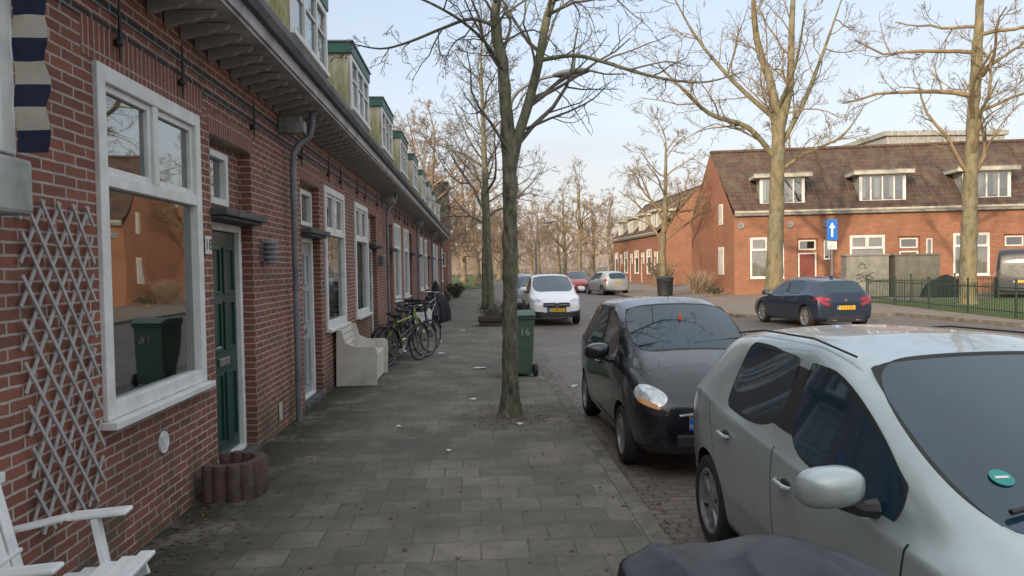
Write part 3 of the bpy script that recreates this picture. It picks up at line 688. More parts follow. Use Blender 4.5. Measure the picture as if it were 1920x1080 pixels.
for i in range(12000):
    x=rg.uniform(-75,80); y=rg.uniform(136,180); h=rg.uniform(5,16)*(.75+.5*noise.noise(V((x*.06,y*.05,0))))
    z=rg.uniform(0,.55)*h; d=V((rg.gauss(0,.3),rg.gauss(0,.3),1)).normalized(); L=h*rg.uniform(.2,.5)
    wm.tube([(x,y,z),V((x,y,z))+d*L*.5+V((rg.gauss(0,.2),0,0)),V((x,y,z))+d*L],[.05,.035,.02],3,0,cap=False)
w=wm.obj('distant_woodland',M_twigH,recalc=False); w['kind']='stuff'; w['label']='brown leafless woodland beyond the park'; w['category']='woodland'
def shrub(loc,r,h,seed,label,m):
    rg=random.Random(seed); s=MB()
    for i in range(260):
        a=rg.uniform(0,6.28); d=V((math.cos(a)*rg.uniform(0,.9),math.sin(a)*rg.uniform(0,.9),1)).normalized(); b=V((rg.uniform(-.4,.4)*r,rg.uniform(-.4,.4)*r,0))
        L=h*rg.uniform(.5,1.1); p1=b+d*L*.5; p2=p1+(d+V((rg.gauss(0,.3),rg.gauss(0,.3),0)))*L*.4
        s.tube([b,p1,p2],[.018,.012,.006],3,0,cap=False)
        if m is not M_twigB:
            for k in range(5):
                c=p1.lerp(p2,rg.random()); u=V((rg.gauss(0,1),rg.gauss(0,1),rg.gauss(0,1))).normalized()*.06; v=u.orthogonal().normalized()*.04
                s.quad(c-u,c+v,c+u,c-v,1)
    meta(s.obj('shrub',[M_twigB,m],loc=loc,recalc=False),label,'shrub','shrubs by the houses')
M_shrub=mat('shrub_leaves',(.045,.06,.03),(.03,.04,.022),scale=4,rough=.8)
shrub((13.3,44,0),1.1,1.6,1,'leafless brown shrub against the brick gable',M_twigB)
shrub((14.6,58,0),1.4,2.4,2,'dark evergreen shrub beside the garden wall',M_shrub)
shrub((12.7,39.5,0),.5,.6,3,'low green shrub on the pavement corner',M_shrub)
shrub((-1.2,44,0),.4,1.0,4,'evergreen shrub in front of the brick houses',M_shrub)
shrub((-1.6,34.5,0),.3,.8,5,'small evergreen shrub by a doorway',M_shrub)

# ---------------------------------------------------------------- cars
def section(s):
    x,w,zb,zs,zt,k=s[:6]
    mid=(zb+zs)/2+.02
    if k=='h':
        d=zt-zs
        return [(x,0,zb),(x,w*.86,zb),(x,w*.965,zb+.09),(x,w,mid),(x,w*.995,zs-.12),(x,w*.965,zs),(x,w*.89,zs+d*.5),(x,w*.78,zs+d*.78),(x,w*.70,zs+d*.9),(x,w*.36,zt),(x,0,zt+.008)]
    wr=s[6]
    return [(x,0,zb),(x,w*.86,zb),(x,w*.965,zb+.09),(x,w,mid),(x,w*.998,zs-.12),(x,w*.978,zs-.01),(x,w*.945,zs+.025),(x,wr,zt-.09),(x,wr-.05,zt-.035),(x,wr*.5,zt-.004),(x,0,zt+.006)]
def wheel(parent,loc,r,side,w=.19,spokes=7,rimmat=None,sub='alloy'):
    o=MB(); hw=w/2; prof=[(r*.66,-hw*.8),(r*.72,-hw),(r*.9,-hw*1.02),(r*.97,-hw*.85),(r,-hw*.5),(r,hw*.5),(r*.97,hw*.85),(r*.9,hw*1.02),(r*.72,hw),(r*.66,hw*.8)]
    o.lathe(prof,32,'y'); t=o.obj('wheel',M_rubber,parent,loc=loc,smooth=True)
    m=MB(); s=side
    m.lathe([(r*.70,hw*.95*s),(r*.66,hw*1.0*s),(r*.62,hw*.9*s),(r*.61,0)],32,'y',m=0)
    m.lathe([(0,.01*s),(r*.62,.01*s)],24,'y',m=1)
    m.lathe([(0,hw*.85*s),(r*.13,hw*.83*s),(r*.17,hw*.7*s),(r*.17,0)],16,'y',m=0)
    for i in range(spokes):
        a=2*math.pi*i/spokes; Mx=Matrix.Rotation(a,3,'Y')
        vs=[(-.028,.0,r*.1),(.028,0,r*.1),(.04,0,r*.64),(-.04,0,r*.64)]
        vv=[Mx@V((x,hw*(.45)*s,z)) for x,_,z in vs]+[Mx@V((x*.8,hw*(.80)*s,z)) for x,_,z in vs]
        m.add(vv,[(0,3,2,1),(4,5,6,7),(0,1,5,4),(1,2,6,5),(2,3,7,6),(3,0,4,7)],0)
    m.obj('rim',[rimmat or M_rim,M_black],t,smooth=True)
    return t
def car(label,S,glass,pcol,loc,rot,wheels,wr,plate=None,ptext='',name='parked_car',cat='car',seams=(),metal=.3,rough=.35,lev=2,clad=False,details=True,group='cars parked along the street',head=True,mir=None,fplate=True,rplate=True,spokes=7,hl=((0,4),(0,5),(1,4),(1,5)),tl=None,handles=(),rim=None,lamps=(),belt=.6,pillar=True):
    o=thing(name,label,cat,loc,(0,0,rot),group)
    pm=paint('car_paint',pcol,metal,rough,seams)
    mats=[pm,M_carglass,M_rubber,M_plastic,M_lens,M_redlens]
    me=bpy.data.meshes.new('cage'); bm=bmesh.new()
    cl=bm.edges.layers.float.new('crease_edge'); vl=bm.verts.layers.float.new('crease_vert')
    rows=[]
    for s in S:
        pts=section(s); L=[];Rr=[]
        for i,p in enumerate(pts):
            v=bm.verts.new(p); L.append(v)
            Rr.append(v if i in (0,10) else bm.verts.new((p[0],-p[1],p[2])))
        rows.append((L,Rr))
    FT={}
    n=len(S)
    for i in range(n-1):
        for j in range(10):
            for side in (0,1):
                a,b=rows[i][side],rows[i+1][side]
                vs=[a[j],b[j],b[j+1],a[j+1]] if side==0 else [a[j],a[j+1],b[j+1],b[j]]
                FT[(i,j,side)]=bm.faces.new(vs)
    for i in (0,n-1):
        L,Rr=rows[i]
        for j in range(10):
            vs=[]
            for v in (L[j],L[j+1],Rr[j+1],Rr[j]):
                if v not in vs: vs.append(v)
            f=bm.faces.new(vs); FT[(-1 if i==0 else n,j,0)]=f
    bmesh.ops.recalc_face_normals(bm,faces=bm.faces)
    for i in range(n-1):
        for s in (0,1):
            for col_,cv in ((5,belt),(4,.15),(2,.3)):
                e=bm.edges.get((rows[i][s][col_],rows[i+1][s][col_]))
                if e: e[cl]=cv
    tlz=tl or ((n-3,4),(n-3,5))
    if head and not lamps:
        for (i,j) in hl:
            for s in (0,1): FT[(i,j,s)].material_index=4
    for (i,j) in tlz:
        for s in (0,1): FT[(i,j,s)].material_index=5
    if pillar:   # black centre pillar joins the side windows into one dark band
        for s in (0,1): FT[(6,6,s)].material_index=3
    if clad:
        for i in range(n-1):
            for j in (1,2):
                for s in (0,1): FT[(i,j,s)].material_index=3
    for grp in glass:
        for s in ((0,1) if grp[0]=='s' else (None,)):
            if grp[0]=='s': fs=[FT[(i,6,s)] for i in range(grp[1],grp[2])]
            else: fs=[FT[(i,j,s2)] for i in range(grp[1],grp[2]) for j in (8,9) for s2 in (0,1)]
            r=bmesh.ops.inset_region(bm,faces=fs,thickness=.014,use_even_offset=True,use_boundary=True)
            for f in fs: f.material_index=1
            for f in r['faces']: f.material_index=2
            fset=set(fs); cnt={}
            for f in fs:
                for v in f.verts: cnt[v]=cnt.get(v,0)+1
                for e in f.edges:
                    if sum(1 for x in e.link_faces if x in fset)==1: e[cl]=.9
            for v,c in cnt.items():
                if c==1: v[vl]=.7
            for f in r['faces']:
                for e in f.edges:
                    if sum(1 for x in e.link_faces if x.material_index==2)==1 and e[cl]<.6: e[cl]=.6
    bm.to_mesh(me); bm.free()
    for m in mats: me.materials.append(m)
    tmp=bpy.data.objects.new('tmp_body',me); COL.objects.link(tmp)
    sd=tmp.modifiers.new('s','SUBSURF'); sd.levels=lev; sd.render_levels=lev
    if lamps:
        dg=bpy.context.evaluated_depsgraph_get(); dg.update()
        sm=bpy.data.meshes.new_from_object(tmp.evaluated_get(dg))
        for (nm,c,nrm,tan,rads,mt,off) in lamps:
            for sg in (1,-1):
                m2=sm.copy(); co=[v.co+v.normal*off for v in m2.vertices]
                for v,c2 in zip(m2.vertices,co): v.co=c2
                m2.materials.clear(); m2.materials.append(mt); m2.polygons.foreach_set('material_index',[0]*len(m2.polygons))
                to=bpy.data.objects.new('tmp_l',m2); COL.objects.link(to)
                nn=V((nrm[0],nrm[1]*sg,nrm[2])).normalized(); tt=V((tan[0],tan[1]*sg,tan[2])); tt=(tt-nn*tt.dot(nn)).normalized(); uu=nn.cross(tt)
                Mx=Matrix((nn,tt,uu)).transposed()
                eb=MB(); eb.sphere((c[0],c[1]*sg,c[2]),rads,0,32,16,Mx,pw=.8); eo=eb.obj('tmp_e',[mt])
                bo=to.modifiers.new('b','BOOLEAN'); bo.operation='INTERSECT'; bo.object=eo; bo.solver='EXACT'
                dg=bpy.context.evaluated_depsgraph_get(); dg.update()
                lm=bpy.data.meshes.new_from_object(to.evaluated_get(dg)); bpy.data.objects.remove(to); bpy.data.objects.remove(eo)
                lm.polygons.foreach_set('use_smooth',[True]*len(lm.polygons)); lm.set_sharp_from_angle(angle=R(40))
                lo_=bpy.data.objects.new(nm,lm); lm.name=nm; COL.objects.link(lo_); lo_.parent=o
    cb=MB(); hw=max(s[1] for s in S)
    for wx in wheels:
        for sgn in (1,-1):
            ra=wr+.045; y0=sgn*(hw-.27); y1=sgn*(hw+.2); nn=36
            vs=[];fs=[]
            for yv in (y0,y1):
                for k in range(nn):
                    a=2*math.pi*k/nn; vs.append((wx+ra*math.cos(a),yv,wr+ra*math.sin(a)))
            fs=[(k,(k+1)%nn,nn+(k+1)%nn,nn+k) for k in range(nn)]+[tuple(range(nn-1,-1,-1)),tuple(nn+k for k in range(nn))]
            cb.add(vs,fs,3)
    cut=cb.obj('tmp_cut',mats); 
    bo=tmp.modifiers.new('b','BOOLEAN'); bo.operation='DIFFERENCE'; bo.object=cut; bo.solver='EXACT'
    dg=bpy.context.evaluated_depsgraph_get(); dg.update()
    fin=bpy.data.meshes.new_from_object(tmp.evaluated_get(dg))
    bpy.data.objects.remove(tmp); bpy.data.objects.remove(cut)
    bm=bmesh.new(); bm.from_mesh(fin); bm.faces.ensure_lookup_table()
    def extract(idx,namer,mt):
        faces=[f for f in bm.faces if f.material_index==idx]; seen=set()
        groups=[]
        fs=set(faces)
        for f in faces:
            if f in seen: continue
            st=[f]; seen.add(f); comp=[]
            while st:
                g=st.pop(); comp.append(g)
                for e in g.edges:
                    for h in e.link_faces:
                        if h in fs and h not in seen: seen.add(h); st.append(h)
            groups.append(comp)
        for comp in groups:
            vm={}; vs=[]; ff=[]
            for f in comp:
                idxs=[]
                for v in f.verts:
                    if v not in vm: vm[v]=len(vs); vs.append(tuple(v.co))
                    idxs.append(vm[v])
                ff.append(tuple(idxs))
            cy=sum(v[1] for v in vs)/len(vs); cx=sum(v[0] for v in vs)/len(vs)
            m2=bpy.data.meshes.new('part'); m2.from_pydata(vs,[],ff); m2.materials.append(mt)
            m2.polygons.foreach_set('use_smooth',[True]*len(m2.polygons))
            nm=namer(cx,cy); po=bpy.data.objects.new(nm,m2); COL.objects.link(po); po.parent=o
        return faces
    dead=extract(1,lambda cx,cy:'side_window' if abs(cy)>.2 else ('windscreen' if cx<S[n//2][0] else 'rear_window'),M_carglass)
    dead+=extract(4,lambda cx,cy:'headlight',M_lens)
    dead+=extract(5,lambda cx,cy:'tail_light',M_redlens)
    bmesh.ops.delete(bm,geom=dead,context='FACES')
    bm.to_mesh(fin); bm.free()
    fin.polygons.foreach_set('use_smooth',[True]*len(fin.polygons)); fin.set_sharp_from_angle(angle=R(40))
    b=bpy.data.objects.new('body',fin); fin.name='body'; COL.objects.link(b); b.parent=o
    for wx in wheels:
        for sgn in (1,-1): wheel(o,(wx,sgn*(hw-.115),wr),wr,sgn,spokes=spokes,rimmat=rim)
    def plate_at(x,z,front):
        p=MB(); sg=-1 if front else 1
        p.box(x-.008,x+.008,-.26,.26,z-.055,z+.055,0)
        xf=x+sg*.0085
        ys=sorted((sg*(-.26),sg*(-.215)))
        p.box(min(xf,xf+sg*.001),max(xf,xf+sg*.001),ys[0],ys[1],z-.055,z+.055,1)
        po=p.obj('licence_plate',[M_yplate,M_blue],o)
        Mx=frameM((0,sg,0),(0,0,1),(x+sg*.0095,sg*.02,z))
        text('plate_lettering',ptext,.115,M_black,po,Mx,.0008,sx=.92)
        text('country_letters','NL',.04,M_white,po,frameM((0,sg,0),(0,0,1),(x+sg*.0105,-sg*.2375,z-.02)),.0008,sx=.8)
    if plate:
        if fplate: plate_at(plate[0],plate[1],True)
        if rplate: plate_at(plate[2],plate[3],False)
    if mir:
        mx,my,mz=mir
        for sg in (1,-1):
            m=MB(); m.sphere((mx,sg*(my+.13),mz+.02),(.085,.125,.078),0,24,16,pw=.78)
            m.v=[(min(v[0],mx+.035)+.25*(abs(v[1])-my-.13)*.6,v[1],v[2]-.12*(abs(v[1])-my-.13)) for v in m.v]
            mo=m.obj('mirror',pm,o,smooth=True,sharp=40)
            g=MB(); g.sphere((mx+.036,sg*(my+.13),mz+.02),(.004,.11,.065),0,16,8); g.obj('mirror_glass',M_chrome,mo,smooth=True)
            a=MB(); a.tube([(mx,sg*(my-.06),mz-.07),(mx,sg*(my+.0),mz-.07),(mx,sg*(my+.08),mz-.03)],[.04,.032,.04],8); a.obj('mirror_arm',M_plastic,mo,smooth=True)
    for (hx,hy,hz) in handles:
        for sg in (1,-1):
            h=MB(); h.sphere((hx,sg*(hy-.005),hz),(.055,.012,.03),1,14,8); h.tube([(hx-.075,sg*(hy+.002),hz-.002),(hx-.05,sg*(hy+.028),hz),(hx+.05,sg*(hy+.03),hz+.004),(hx+.085,sg*(hy+.004),hz+.006)],[.010,.014,.014,.010],8,0)
            h.obj('door_handle',[pm,M_black],o,smooth=True)
    return o,pm
def sc(T,sx,sy,sz,dz=0):
    out=[]
    for s in T:
        s2=[s[0]*sx,s[1]*sy,s[2]*sz+dz*.5,s[3]*sz+dz,s[4]*sz+dz,s[5]]
        if len(s)>6: s2.append(s[6]*sy)
        out.append(tuple(s2))
    return out
HB=[(0.0,.60,.24,.48,.60,'h'),(.10,.74,.18,.58,.70,'h'),(.40,.83,.17,.74,.86,'h'),(.84,.855,.17,.83,.955,'h'),(1.16,.86,.17,.855,1.125,'c',.745),(1.80,.86,.17,.885,1.45,'c',.66),
    (2.20,.86,.17,.915,1.495,'c',.655),(2.27,.86,.17,.92,1.50,'c',.655),(2.98,.86,.17,.965,1.485,'c',.64),(3.07,.86,.17,.975,1.48,'c',.64),(3.42,.855,.19,1.03,1.44,'c',.61),(3.74,.82,.22,1.02,1.37,'c',.60),(3.95,.77,.26,.92,1.02,'h'),(4.01,.60,.32,.60,.74,'h')]
GLn=[('s',4,6),('s',7,9),('f',3,5),('f',11,12)]
seamsC=(('x',1.08,.0,.28,.86),('x',2.24,.05,.25,.93),('x',3.12,.35,.30,.98),('z',.27,1.08,3.05))
HL=[('headlight',(.20,.62,.68),(-.7,.6,.35),(.6,.7,.22),(.3,.20,.085),M_lens,.004)]
silver,spm=car('silver grey hatchback with dew on the roof parked at the kerb',HB,GLn,(.42,.475,.47),(2.35,1.50,-.10),R(90),(.84,3.35),.305,plate=(-.01,.42,4.02,.8),ptext='27-XJ-KP',seams=seamsC,metal=.4,rough=.34,lev=3,
    mir=(1.31,.87,.985),handles=((2.06,.862,.79),(2.93,.862,.84)),name='parked_car',lamps=HL)
def wipers(o,xc,zc,slope,w):
    m=MB()
    for (a,b) in ((-.05,-.62),(.55,-.0)):
        pts=[]
        for i in range(6):
            t=i/5; y=a+(b-a)*t; x=xc+.03+.10*t; pts.append((x,y*w,zc+.030+slope*(x-xc)-.025*(y*y)*1.2))
        m.tube(pts,[.011,.009,.008,.008,.007,.006],6)
    m.obj('wiper',M_plastic,o,smooth=True)
wipers(silver,.90,.98,.5,1)
st=MB(); st.lathe([(0,.004),(.042,.004),(.042,0)],24,'z'); st.box(-.026,.026,-.006,.006,.0045,.006,1)
so=st.obj('windscreen_sticker',[M_teal,M_white],silver); so.matrix_local=frameM((0,-1,0),(.9,0,.46),(1.10,.46,1.082))
ff=MB(); ff.lathe([(.075,0),(.08,.002),(.085,0)],24,'y',(3.52,-.845,.86)); ff.obj('fuel_flap',M_black,silver)
for sg in (1,-1):
    rs=MB(); rs.tube([(1.86,sg*.60,1.435),(2.3,sg*.598,1.478),(3.0,sg*.585,1.462),(3.5,sg*.565,1.405)],.006,5)
    rs.obj('roof_trim',M_rubber,silver)
MZ=[(0.0,.50,.24,.50,.62,'h'),(.09,.64,.19,.62,.75,'h'),(.38,.72,.17,.79,.92,'h'),(.74,.745,.17,.87,1.05,'h'),(1.02,.75,.17,.89,1.22,'c',.645),(1.46,.75,.17,.91,1.46,'c',.58),
    (1.82,.75,.17,.93,1.51,'c',.575),(1.89,.75,.17,.93,1.515,'c',.575),(2.52,.75,.17,.95,1.50,'c',.57),(2.60,.75,.17,.955,1.495,'c',.565),(2.98,.745,.19,.99,1.46,'c',.56),(3.28,.73,.22,1.0,1.40,'c',.55),(3.48,.70,.26,.90,1.02,'h'),(3.54,.58,.32,.60,.74,'h')]
HLb=[('headlight',(.18,.555,.72),(-.72,.55,.42),(.55,.72,.34),(.3,.175,.085),M_lens,.004),('indicator_lens',(.15,.565,.648),(-.72,.6,.3),(.6,.72,.28),(.3,.13,.022),M_amber,.008)]
blk,bpm=car('small black hatchback with amber headlight strip parked at the kerb',MZ,GLn,(.007,.009,.014),(2.07,6.33,-.10),R(90),(.66,3.0),.275,plate=(-.018,.50,3.55,.8),ptext='16-TX-PS',lamps=HLb,
    seams=(('x',.94,.0,.28,.92),('x',1.86,.0,.25,.95),('x',2.72,.3,.30,.98)),metal=.2,rough=.26,lev=3,mir=(1.10,.745,1.0),handles=((1.70,.75,.84),(2.5,.75,.86)),spokes=9)
wipers(blk,.80,1.055,.52,.9)
bd=MB(); bd.tube([(.0,-.34,.565),(-.012,-.15,.585),(-.014,0,.59),(-.012,.15,.585),(.0,.34,.565)],.012,8); bd.box(-.03,-.012,-.05,.05,.625,.655); bd.obj('grille_bar',M_chrome,blk,smooth=True)
lg=MB(); lg.box(-.01,.06,-.36,.36,.28,.40); lg.obj('grille',M_plastic,blk,bevel=.02)
hg=MB(); hg.sphere((1.18,.0,1.325),(.015,.022,.045),0,8,6); hg.tube([(1.18,0,1.36),(1.22,0,1.40)],.003,5); hg.obj('air_freshener',mat('red_ornament',(.7,.12,.05),(.6,.1,.05)),blk,smooth=True)
an=MB(); an.tube([(1.62,0,1.505),(1.85,0,1.62)],.004,5); an.obj('antenna',M_black,blk)
CR=sc(HB,1.045,.97,1.0,.10)
HLw=[('headlight',(.22,.62,.80),(-.75,.55,.3),(.6,.75,.12),(.3,.22,.062),M_lens,.006)]
wht,_=car('white crossover with black lower trim facing down the street',CR,GLn,(.78,.79,.80),(2.50,23.2,-.10),R(90),(.88,3.46),.33,plate=(-.02,.50,4.25,.9),ptext='J-248-VS',metal=0,rough=.3,clad=True,mir=(1.34,.84,1.1),seams=(('x',1.18,.0,.28,1.0),('x',2.36,.05,.25,1.0)),lamps=HLw)
lg=MB(); lg.box(-.016,.06,-.42,.42,.60,.73); lg.box(-.016,.06,-.52,.52,.28,.43); lg.box(-.012,.06,-.3,.3,.431,.60); lg.obj('grille',M_plastic,wht,bevel=.02)
lg=MB(); lg.lathe([(.045,0),(.055,-.01),(.065,0)],20,'x',(-.024,0,.67)); lg.tube([(-.026,-.4,.655),(-.026,-.07,.66)],.008,6); lg.tube([(-.026,.07,.66),(-.026,.4,.655)],.008,6); lg.tube([(-.028,.035,.68),(-.028,-.01,.672),(-.028,.01,.668),(-.028,-.035,.66)],.006,5); lg.obj('badge',M_chrome,wht,smooth=True)
car('dark grey hatchback parked behind the white crossover',HB,GLn,(.05,.06,.07),(2.25,30.0,-.10),R(90),(.84,3.35),.305,plate=(-.01,.42,4.02,.8),ptext='64-RT-HN',metal=.4,mir=(1.2,.87,.97))
car('pale blue hatchback parked further along the kerb',HB,GLn,(.25,.32,.40),(2.25,36.0,-.10),R(90),(.84,3.35),.305,plate=(-.01,.42,4.02,.8),ptext='31-LB-GD',metal=.4)
car('red hatchback parked on the far kerb',HB,GLn,(.33,.02,.02),(7.1,50.5,-.10),R(90),(.84,3.35),.305,plate=(-.01,.42,4.02,.8),ptext='50-HV-TK',metal=.1,mir=(1.2,.87,.97))
car('silver hatchback seen from behind parked on the far kerb',HB,GLn,(.42,.44,.45),(7.95,49.8,-.10),R(-78),(.84,3.35),.305,plate=(-.01,.42,4.02,.8),ptext='88-NS-ZF',metal=.5,mir=(1.2,.87,.97))
SE=[(0.0,.62,.22,.44,.56,'h'),(.10,.77,.17,.54,.66,'h'),(.45,.86,.15,.72,.82,'h'),(1.05,.885,.15,.84,.94,'h'),(1.40,.89,.15,.865,1.13,'c',.75),(2.0,.89,.15,.885,1.39,'c',.66),
    (2.32,.89,.15,.895,1.435,'c',.655),(2.40,.89,.15,.90,1.44,'c',.655),(3.05,.89,.15,.925,1.42,'c',.645),(3.13,.89,.15,.93,1.415,'c',.64),(3.42,.885,.16,.955,1.385,'c',.63),(3.72,.87,.18,.96,1.33,'c',.62),(3.99,.83,.22,.88,.99,'h'),(4.06,.72,.28,.60,.76,'h')]
seat,_=car('dark blue hatchback seen from behind with yellow plate',SE,GLn,(.028,.042,.075),(9.75,24.0,-.10),R(-90+5),(.87,3.43),.32,plate=(-.02,.42,4.07,.60),ptext='J-413-ZS',metal=.5,rough=.28,mir=(1.45,.9,.95),lev=3,
    seams=(('x',1.36,.0,.28,.9),('x',2.38,.05,.25,.93),('x',3.2,.35,.3,.95)),handles=((2.2,.89,.8),(3.05,.89,.83)),tl=((12,5),),lamps=[('tail_light',(3.95,.64,.83),(.8,.5,.2),(-.5,.8,.0),(.3,.22,.055),M_redlens,.005)])
lb=MB(); lb.box(3.98,4.075,-.55,.55,.20,.36); lb.obj('rear_diffuser',M_plastic,seat,bevel=.02)
lb=MB(); lb.box(4.05,4.08,-.40,-.28,.23,.27); lb.box(4.05,4.08,.28,.40,.23,.27); lb.obj('exhaust',M_chrome,seat,bevel=.01)
bd=MB(); bd.lathe([(0,.01),(.05,.01),(.05,0)],16,'x',(4.055,0,.80)); bd.obj('badge',M_chrome,seat,smooth=True)
an=MB(); an.add([(3.2,0,1.41),(3.45,0,1.395),(3.4,0,1.46),(3.32,0,1.455)],[(0,1,2,3)]); an.tube([(3.22,0,1.42),(3.40,0,1.455)],.012,6); an.obj('antenna',M_black,seat)
VN=[(0.0,.70,.3,.60,.75,'h'),(.12,.86,.24,.72,.88,'h'),(.5,.92,.22,.95,1.08,'h'),(.95,.94,.22,1.02,1.25,'h'),(1.25,.95,.22,1.05,1.6,'c',.84),(1.75,.95,.22,1.08,2.12,'c',.80),(2.2,.95,.22,1.1,2.2,'c',.80),(2.3,.95,.22,1.1,2.2,'c',.80),
    (3.2,.95,.22,1.1,2.2,'c',.80),(3.3,.95,.22,1.1,2.2,'c',.80),(4.4,.95,.22,1.1,2.19,'c',.80),(4.84,.94,.24,1.1,2.16,'c',.79),(4.92,.93,.28,1.08,1.22,'h'),(4.95,.9,.32,.72,.82,'h')]
car('tall dark navy van seen from behind near the orange brick houses',VN,[('s',4,6),('f',3,5)],(.006,.009,.018),(26.6,35.6,-.0),R(-125),(1.0,4.1),.34,plate=(-.02,.55,4.965,.75),ptext='VT-914-B',metal=0,rough=.45,name='parked_van',cat='van')

# ---------------------------------------------------------------- street furniture and small objects
def wheelie(loc,rot):
    o=thing('wheelie_bin','dark green wheelie bin with faded white house number sixteen','bin',loc,(0,0,rot))
    m=MB(); a=[(-.20,-.22),(.20,-.22),(.20,.24),(-.20,.24)]; b=[(-.24,-.26),(.24,-.26),(.24,.32),(-.24,.32)]
    m.add([(x,y,.04) for x,y in a]+[(x,y,.95) for x,y in b],[(3,2,1,0),(4,5,6,7),(0,1,5,4),(1,2,6,5),(2,3,7,6),(3,0,4,7)]); m.box(-.26,.26,-.29,.34,.93,.965)
    m.obj('body',M_bin,o,bevel=.02)
    l=MB(); l.prism([(-.30,.97),(-.31,1.0),(-.1,1.06),(.3,1.05),(.37,1.0),(.37,.97)],'x',-.26,.26); l.obj('lid',M_bin,o,bevel=.015)
    h=MB(); h.tube([(-.2,.34,1.0),(-.2,.41,1.0),(.2,.41,1.0),(.2,.34,1.0)],.016,8); h.obj('handle',M_bin,o,smooth=True)
    for s in (-.25,.25):
        w=MB(); w.lathe([(.04,-.03),(.1,-.03),(.105,0),(.1,.03),(.04,.03)],20,'x',closed=True); w.lathe([(0,-.02),(.05,-.02),(.05,.02),(0,.02)],12,'x'); w.obj('wheel',M_rubber,o,loc=(s,-.20,.105),smooth=True)
    text('house_number','16',.17,M_fadew,o,frameM((1,0,0),(0,.045,1),(.08,-.255,.72)),.002)
    return o
wheelie((.67,12.2,.0),R(4))
def lamp(loc,rot,h,arm):
    o=thing('street_lamp','grey street lamp with curved arm and flat oval head','street lamp',loc,(0,0,rot),'street lamps')
    m=MB(); P,Rd=smoothpath([(0,0,0),(0,0,h*.5),(0,0,h-.7),(.12,0,h-.25),(.5,0,h-.02),(arm,0,h+.06)],[.06,.05,.042,.036,.03,.026],5); m.tube(P,Rd,12); m.tube([(0,0,0),(0,0,.9)],.075,12); m.obj('pole',M_pipe,o,smooth=True)
    l=MB(); l.sphere((arm+.28,0,h+.1),(.36,.14,.07),0,20,10,Matrix.Rotation(R(-6),3,'Y')); l.obj('lamp_head',M_lampm,o,smooth=True)
    g=MB(); g.sphere((arm+.32,0,h+.06),(.2,.08,.045),0,16,8,Matrix.Rotation(R(-6),3,'Y')); g.obj('lamp_glass',M_lead,o,smooth=True)
lamp((.66,13.6,0),R(-6),5.15,.85)
lamp((4.25*.78,41,0),R(0),4.1,.5)
o=thing('traffic_sign','blue one way sign with white arrow on a grey post','road sign',(12.75,26.2,0),(0,0,R(-10)))
m=MB(); m.tube([(0,0,-.05),(0,0,3.25)],.035,10); m.obj('post',M_pipe,o,smooth=True)
m=MB(); m.box(-.18,.18,-.05,-.042,2.52,3.27,0); m.box(-.16,.16,-.05,-.042,2.20,2.48,1)
m.obj('sign_plate',[M_blue,M_white],o,bevel=.002)
m=MB(); m.box(-.033,.033,-.056,-.0525,2.64,2.98); m.add([(-.11,-.054,2.96),(.11,-.054,2.96),(0,-.054,3.17)],[(0,1,2)]); m.obj('arrow_symbol',M_white,o)
text('sign_lettering','uitgezonderd',.048,M_black,o,frameM((1,0,0),(0,0,1),(0,-.052,2.39)),.0008); 
m=MB(); 
for cx in (-.06,.06): m.lathe([(.032,-.002),(.042,-.002),(.042,.002),(.032,.002)],16,'y',(cx,-.053,2.285),closed=True)
m.tube([(-.06,-.053,2.285),(-.01,-.053,2.33),(.05,-.053,2.33),(.06,-.053,2.285)],.004,4); m.obj('bicycle_symbol',M_black,o)
o=thing('litter_bin','black cylindrical litter bin on the far pavement','litter bin',(10.6,41.5,0))
m=MB(); m.lathe([(0,0),(.36,0),(.42,.05),(.45,.85),(.47,.9),(.47,.98),(.40,1.06),(0,1.12)],24); m.obj('body',M_plastic,o,smooth=True)
m=MB(); m.box(-.22,.22,-.485,-.40,.80,.93); m.obj('opening',M_black,o,bevel=.01)
def cabinet(loc,w,d,h,label,graff):
    cm=M_cab if graff else M_cab2
    o=thing('utility_cabinet',label,'utility cabinet',loc,(0,0,R(-11)),'utility cabinets by the lawn')
    m=MB(); m.box(0,w,0,d,0,h); m.obj('body',cm,o,bevel=.02)
    t=MB(); t.box(-.05,w+.05,-.05,d+.05,h+.002,h+.09); t.obj('lid',cm,o,bevel=.02)
    n=2
    for i in range(n):
        a=w*i/n+.05; b=w*(i+1)/n-.03; p=MB(); p.box(a,b,-.025,-.002,.12,h-.08); p.box(b-.12,b-.08,-.045,-.026,h*.5,h*.5+.15); p.obj('door',cm,o,bevel=.006)
    if graff:
        rg=random.Random(4); g=MB()
        for k in range(7):
            x=rg.uniform(.2,w-.3); z=rg.uniform(.5,1.4); pts=[]
            for i in range(6): pts.append((x+rg.uniform(-.1,.25),-.034,z+i*.07+rg.uniform(-.06,.06)))
            P,_=smoothpath(pts,[.01]*6,3); g.tube(P,.013,4)
        g.obj('graffiti',M_black,o)
cabinet((18.35,36.2,0),2.0,.9,2.0,'large grey utility cabinet with scribbled graffiti',True)
cabinet((20.5,35.6,0),2.05,.9,1.98,'grey brown utility cabinet beside the fence',False)
M_fence=mat('green_fence_paint',(.015,.042,.03),(.015,.035,.026),rough=.5)
o=thing('fence','low dark green metal railing around the lawn','fence')
pts=[(22.6,31.3),(16.7,31.2),(16.2,26),(15.7,21),(15.55,20.0),(19,19.9),(24,19.8)]
rl=MB(); br=MB(); cnt=0
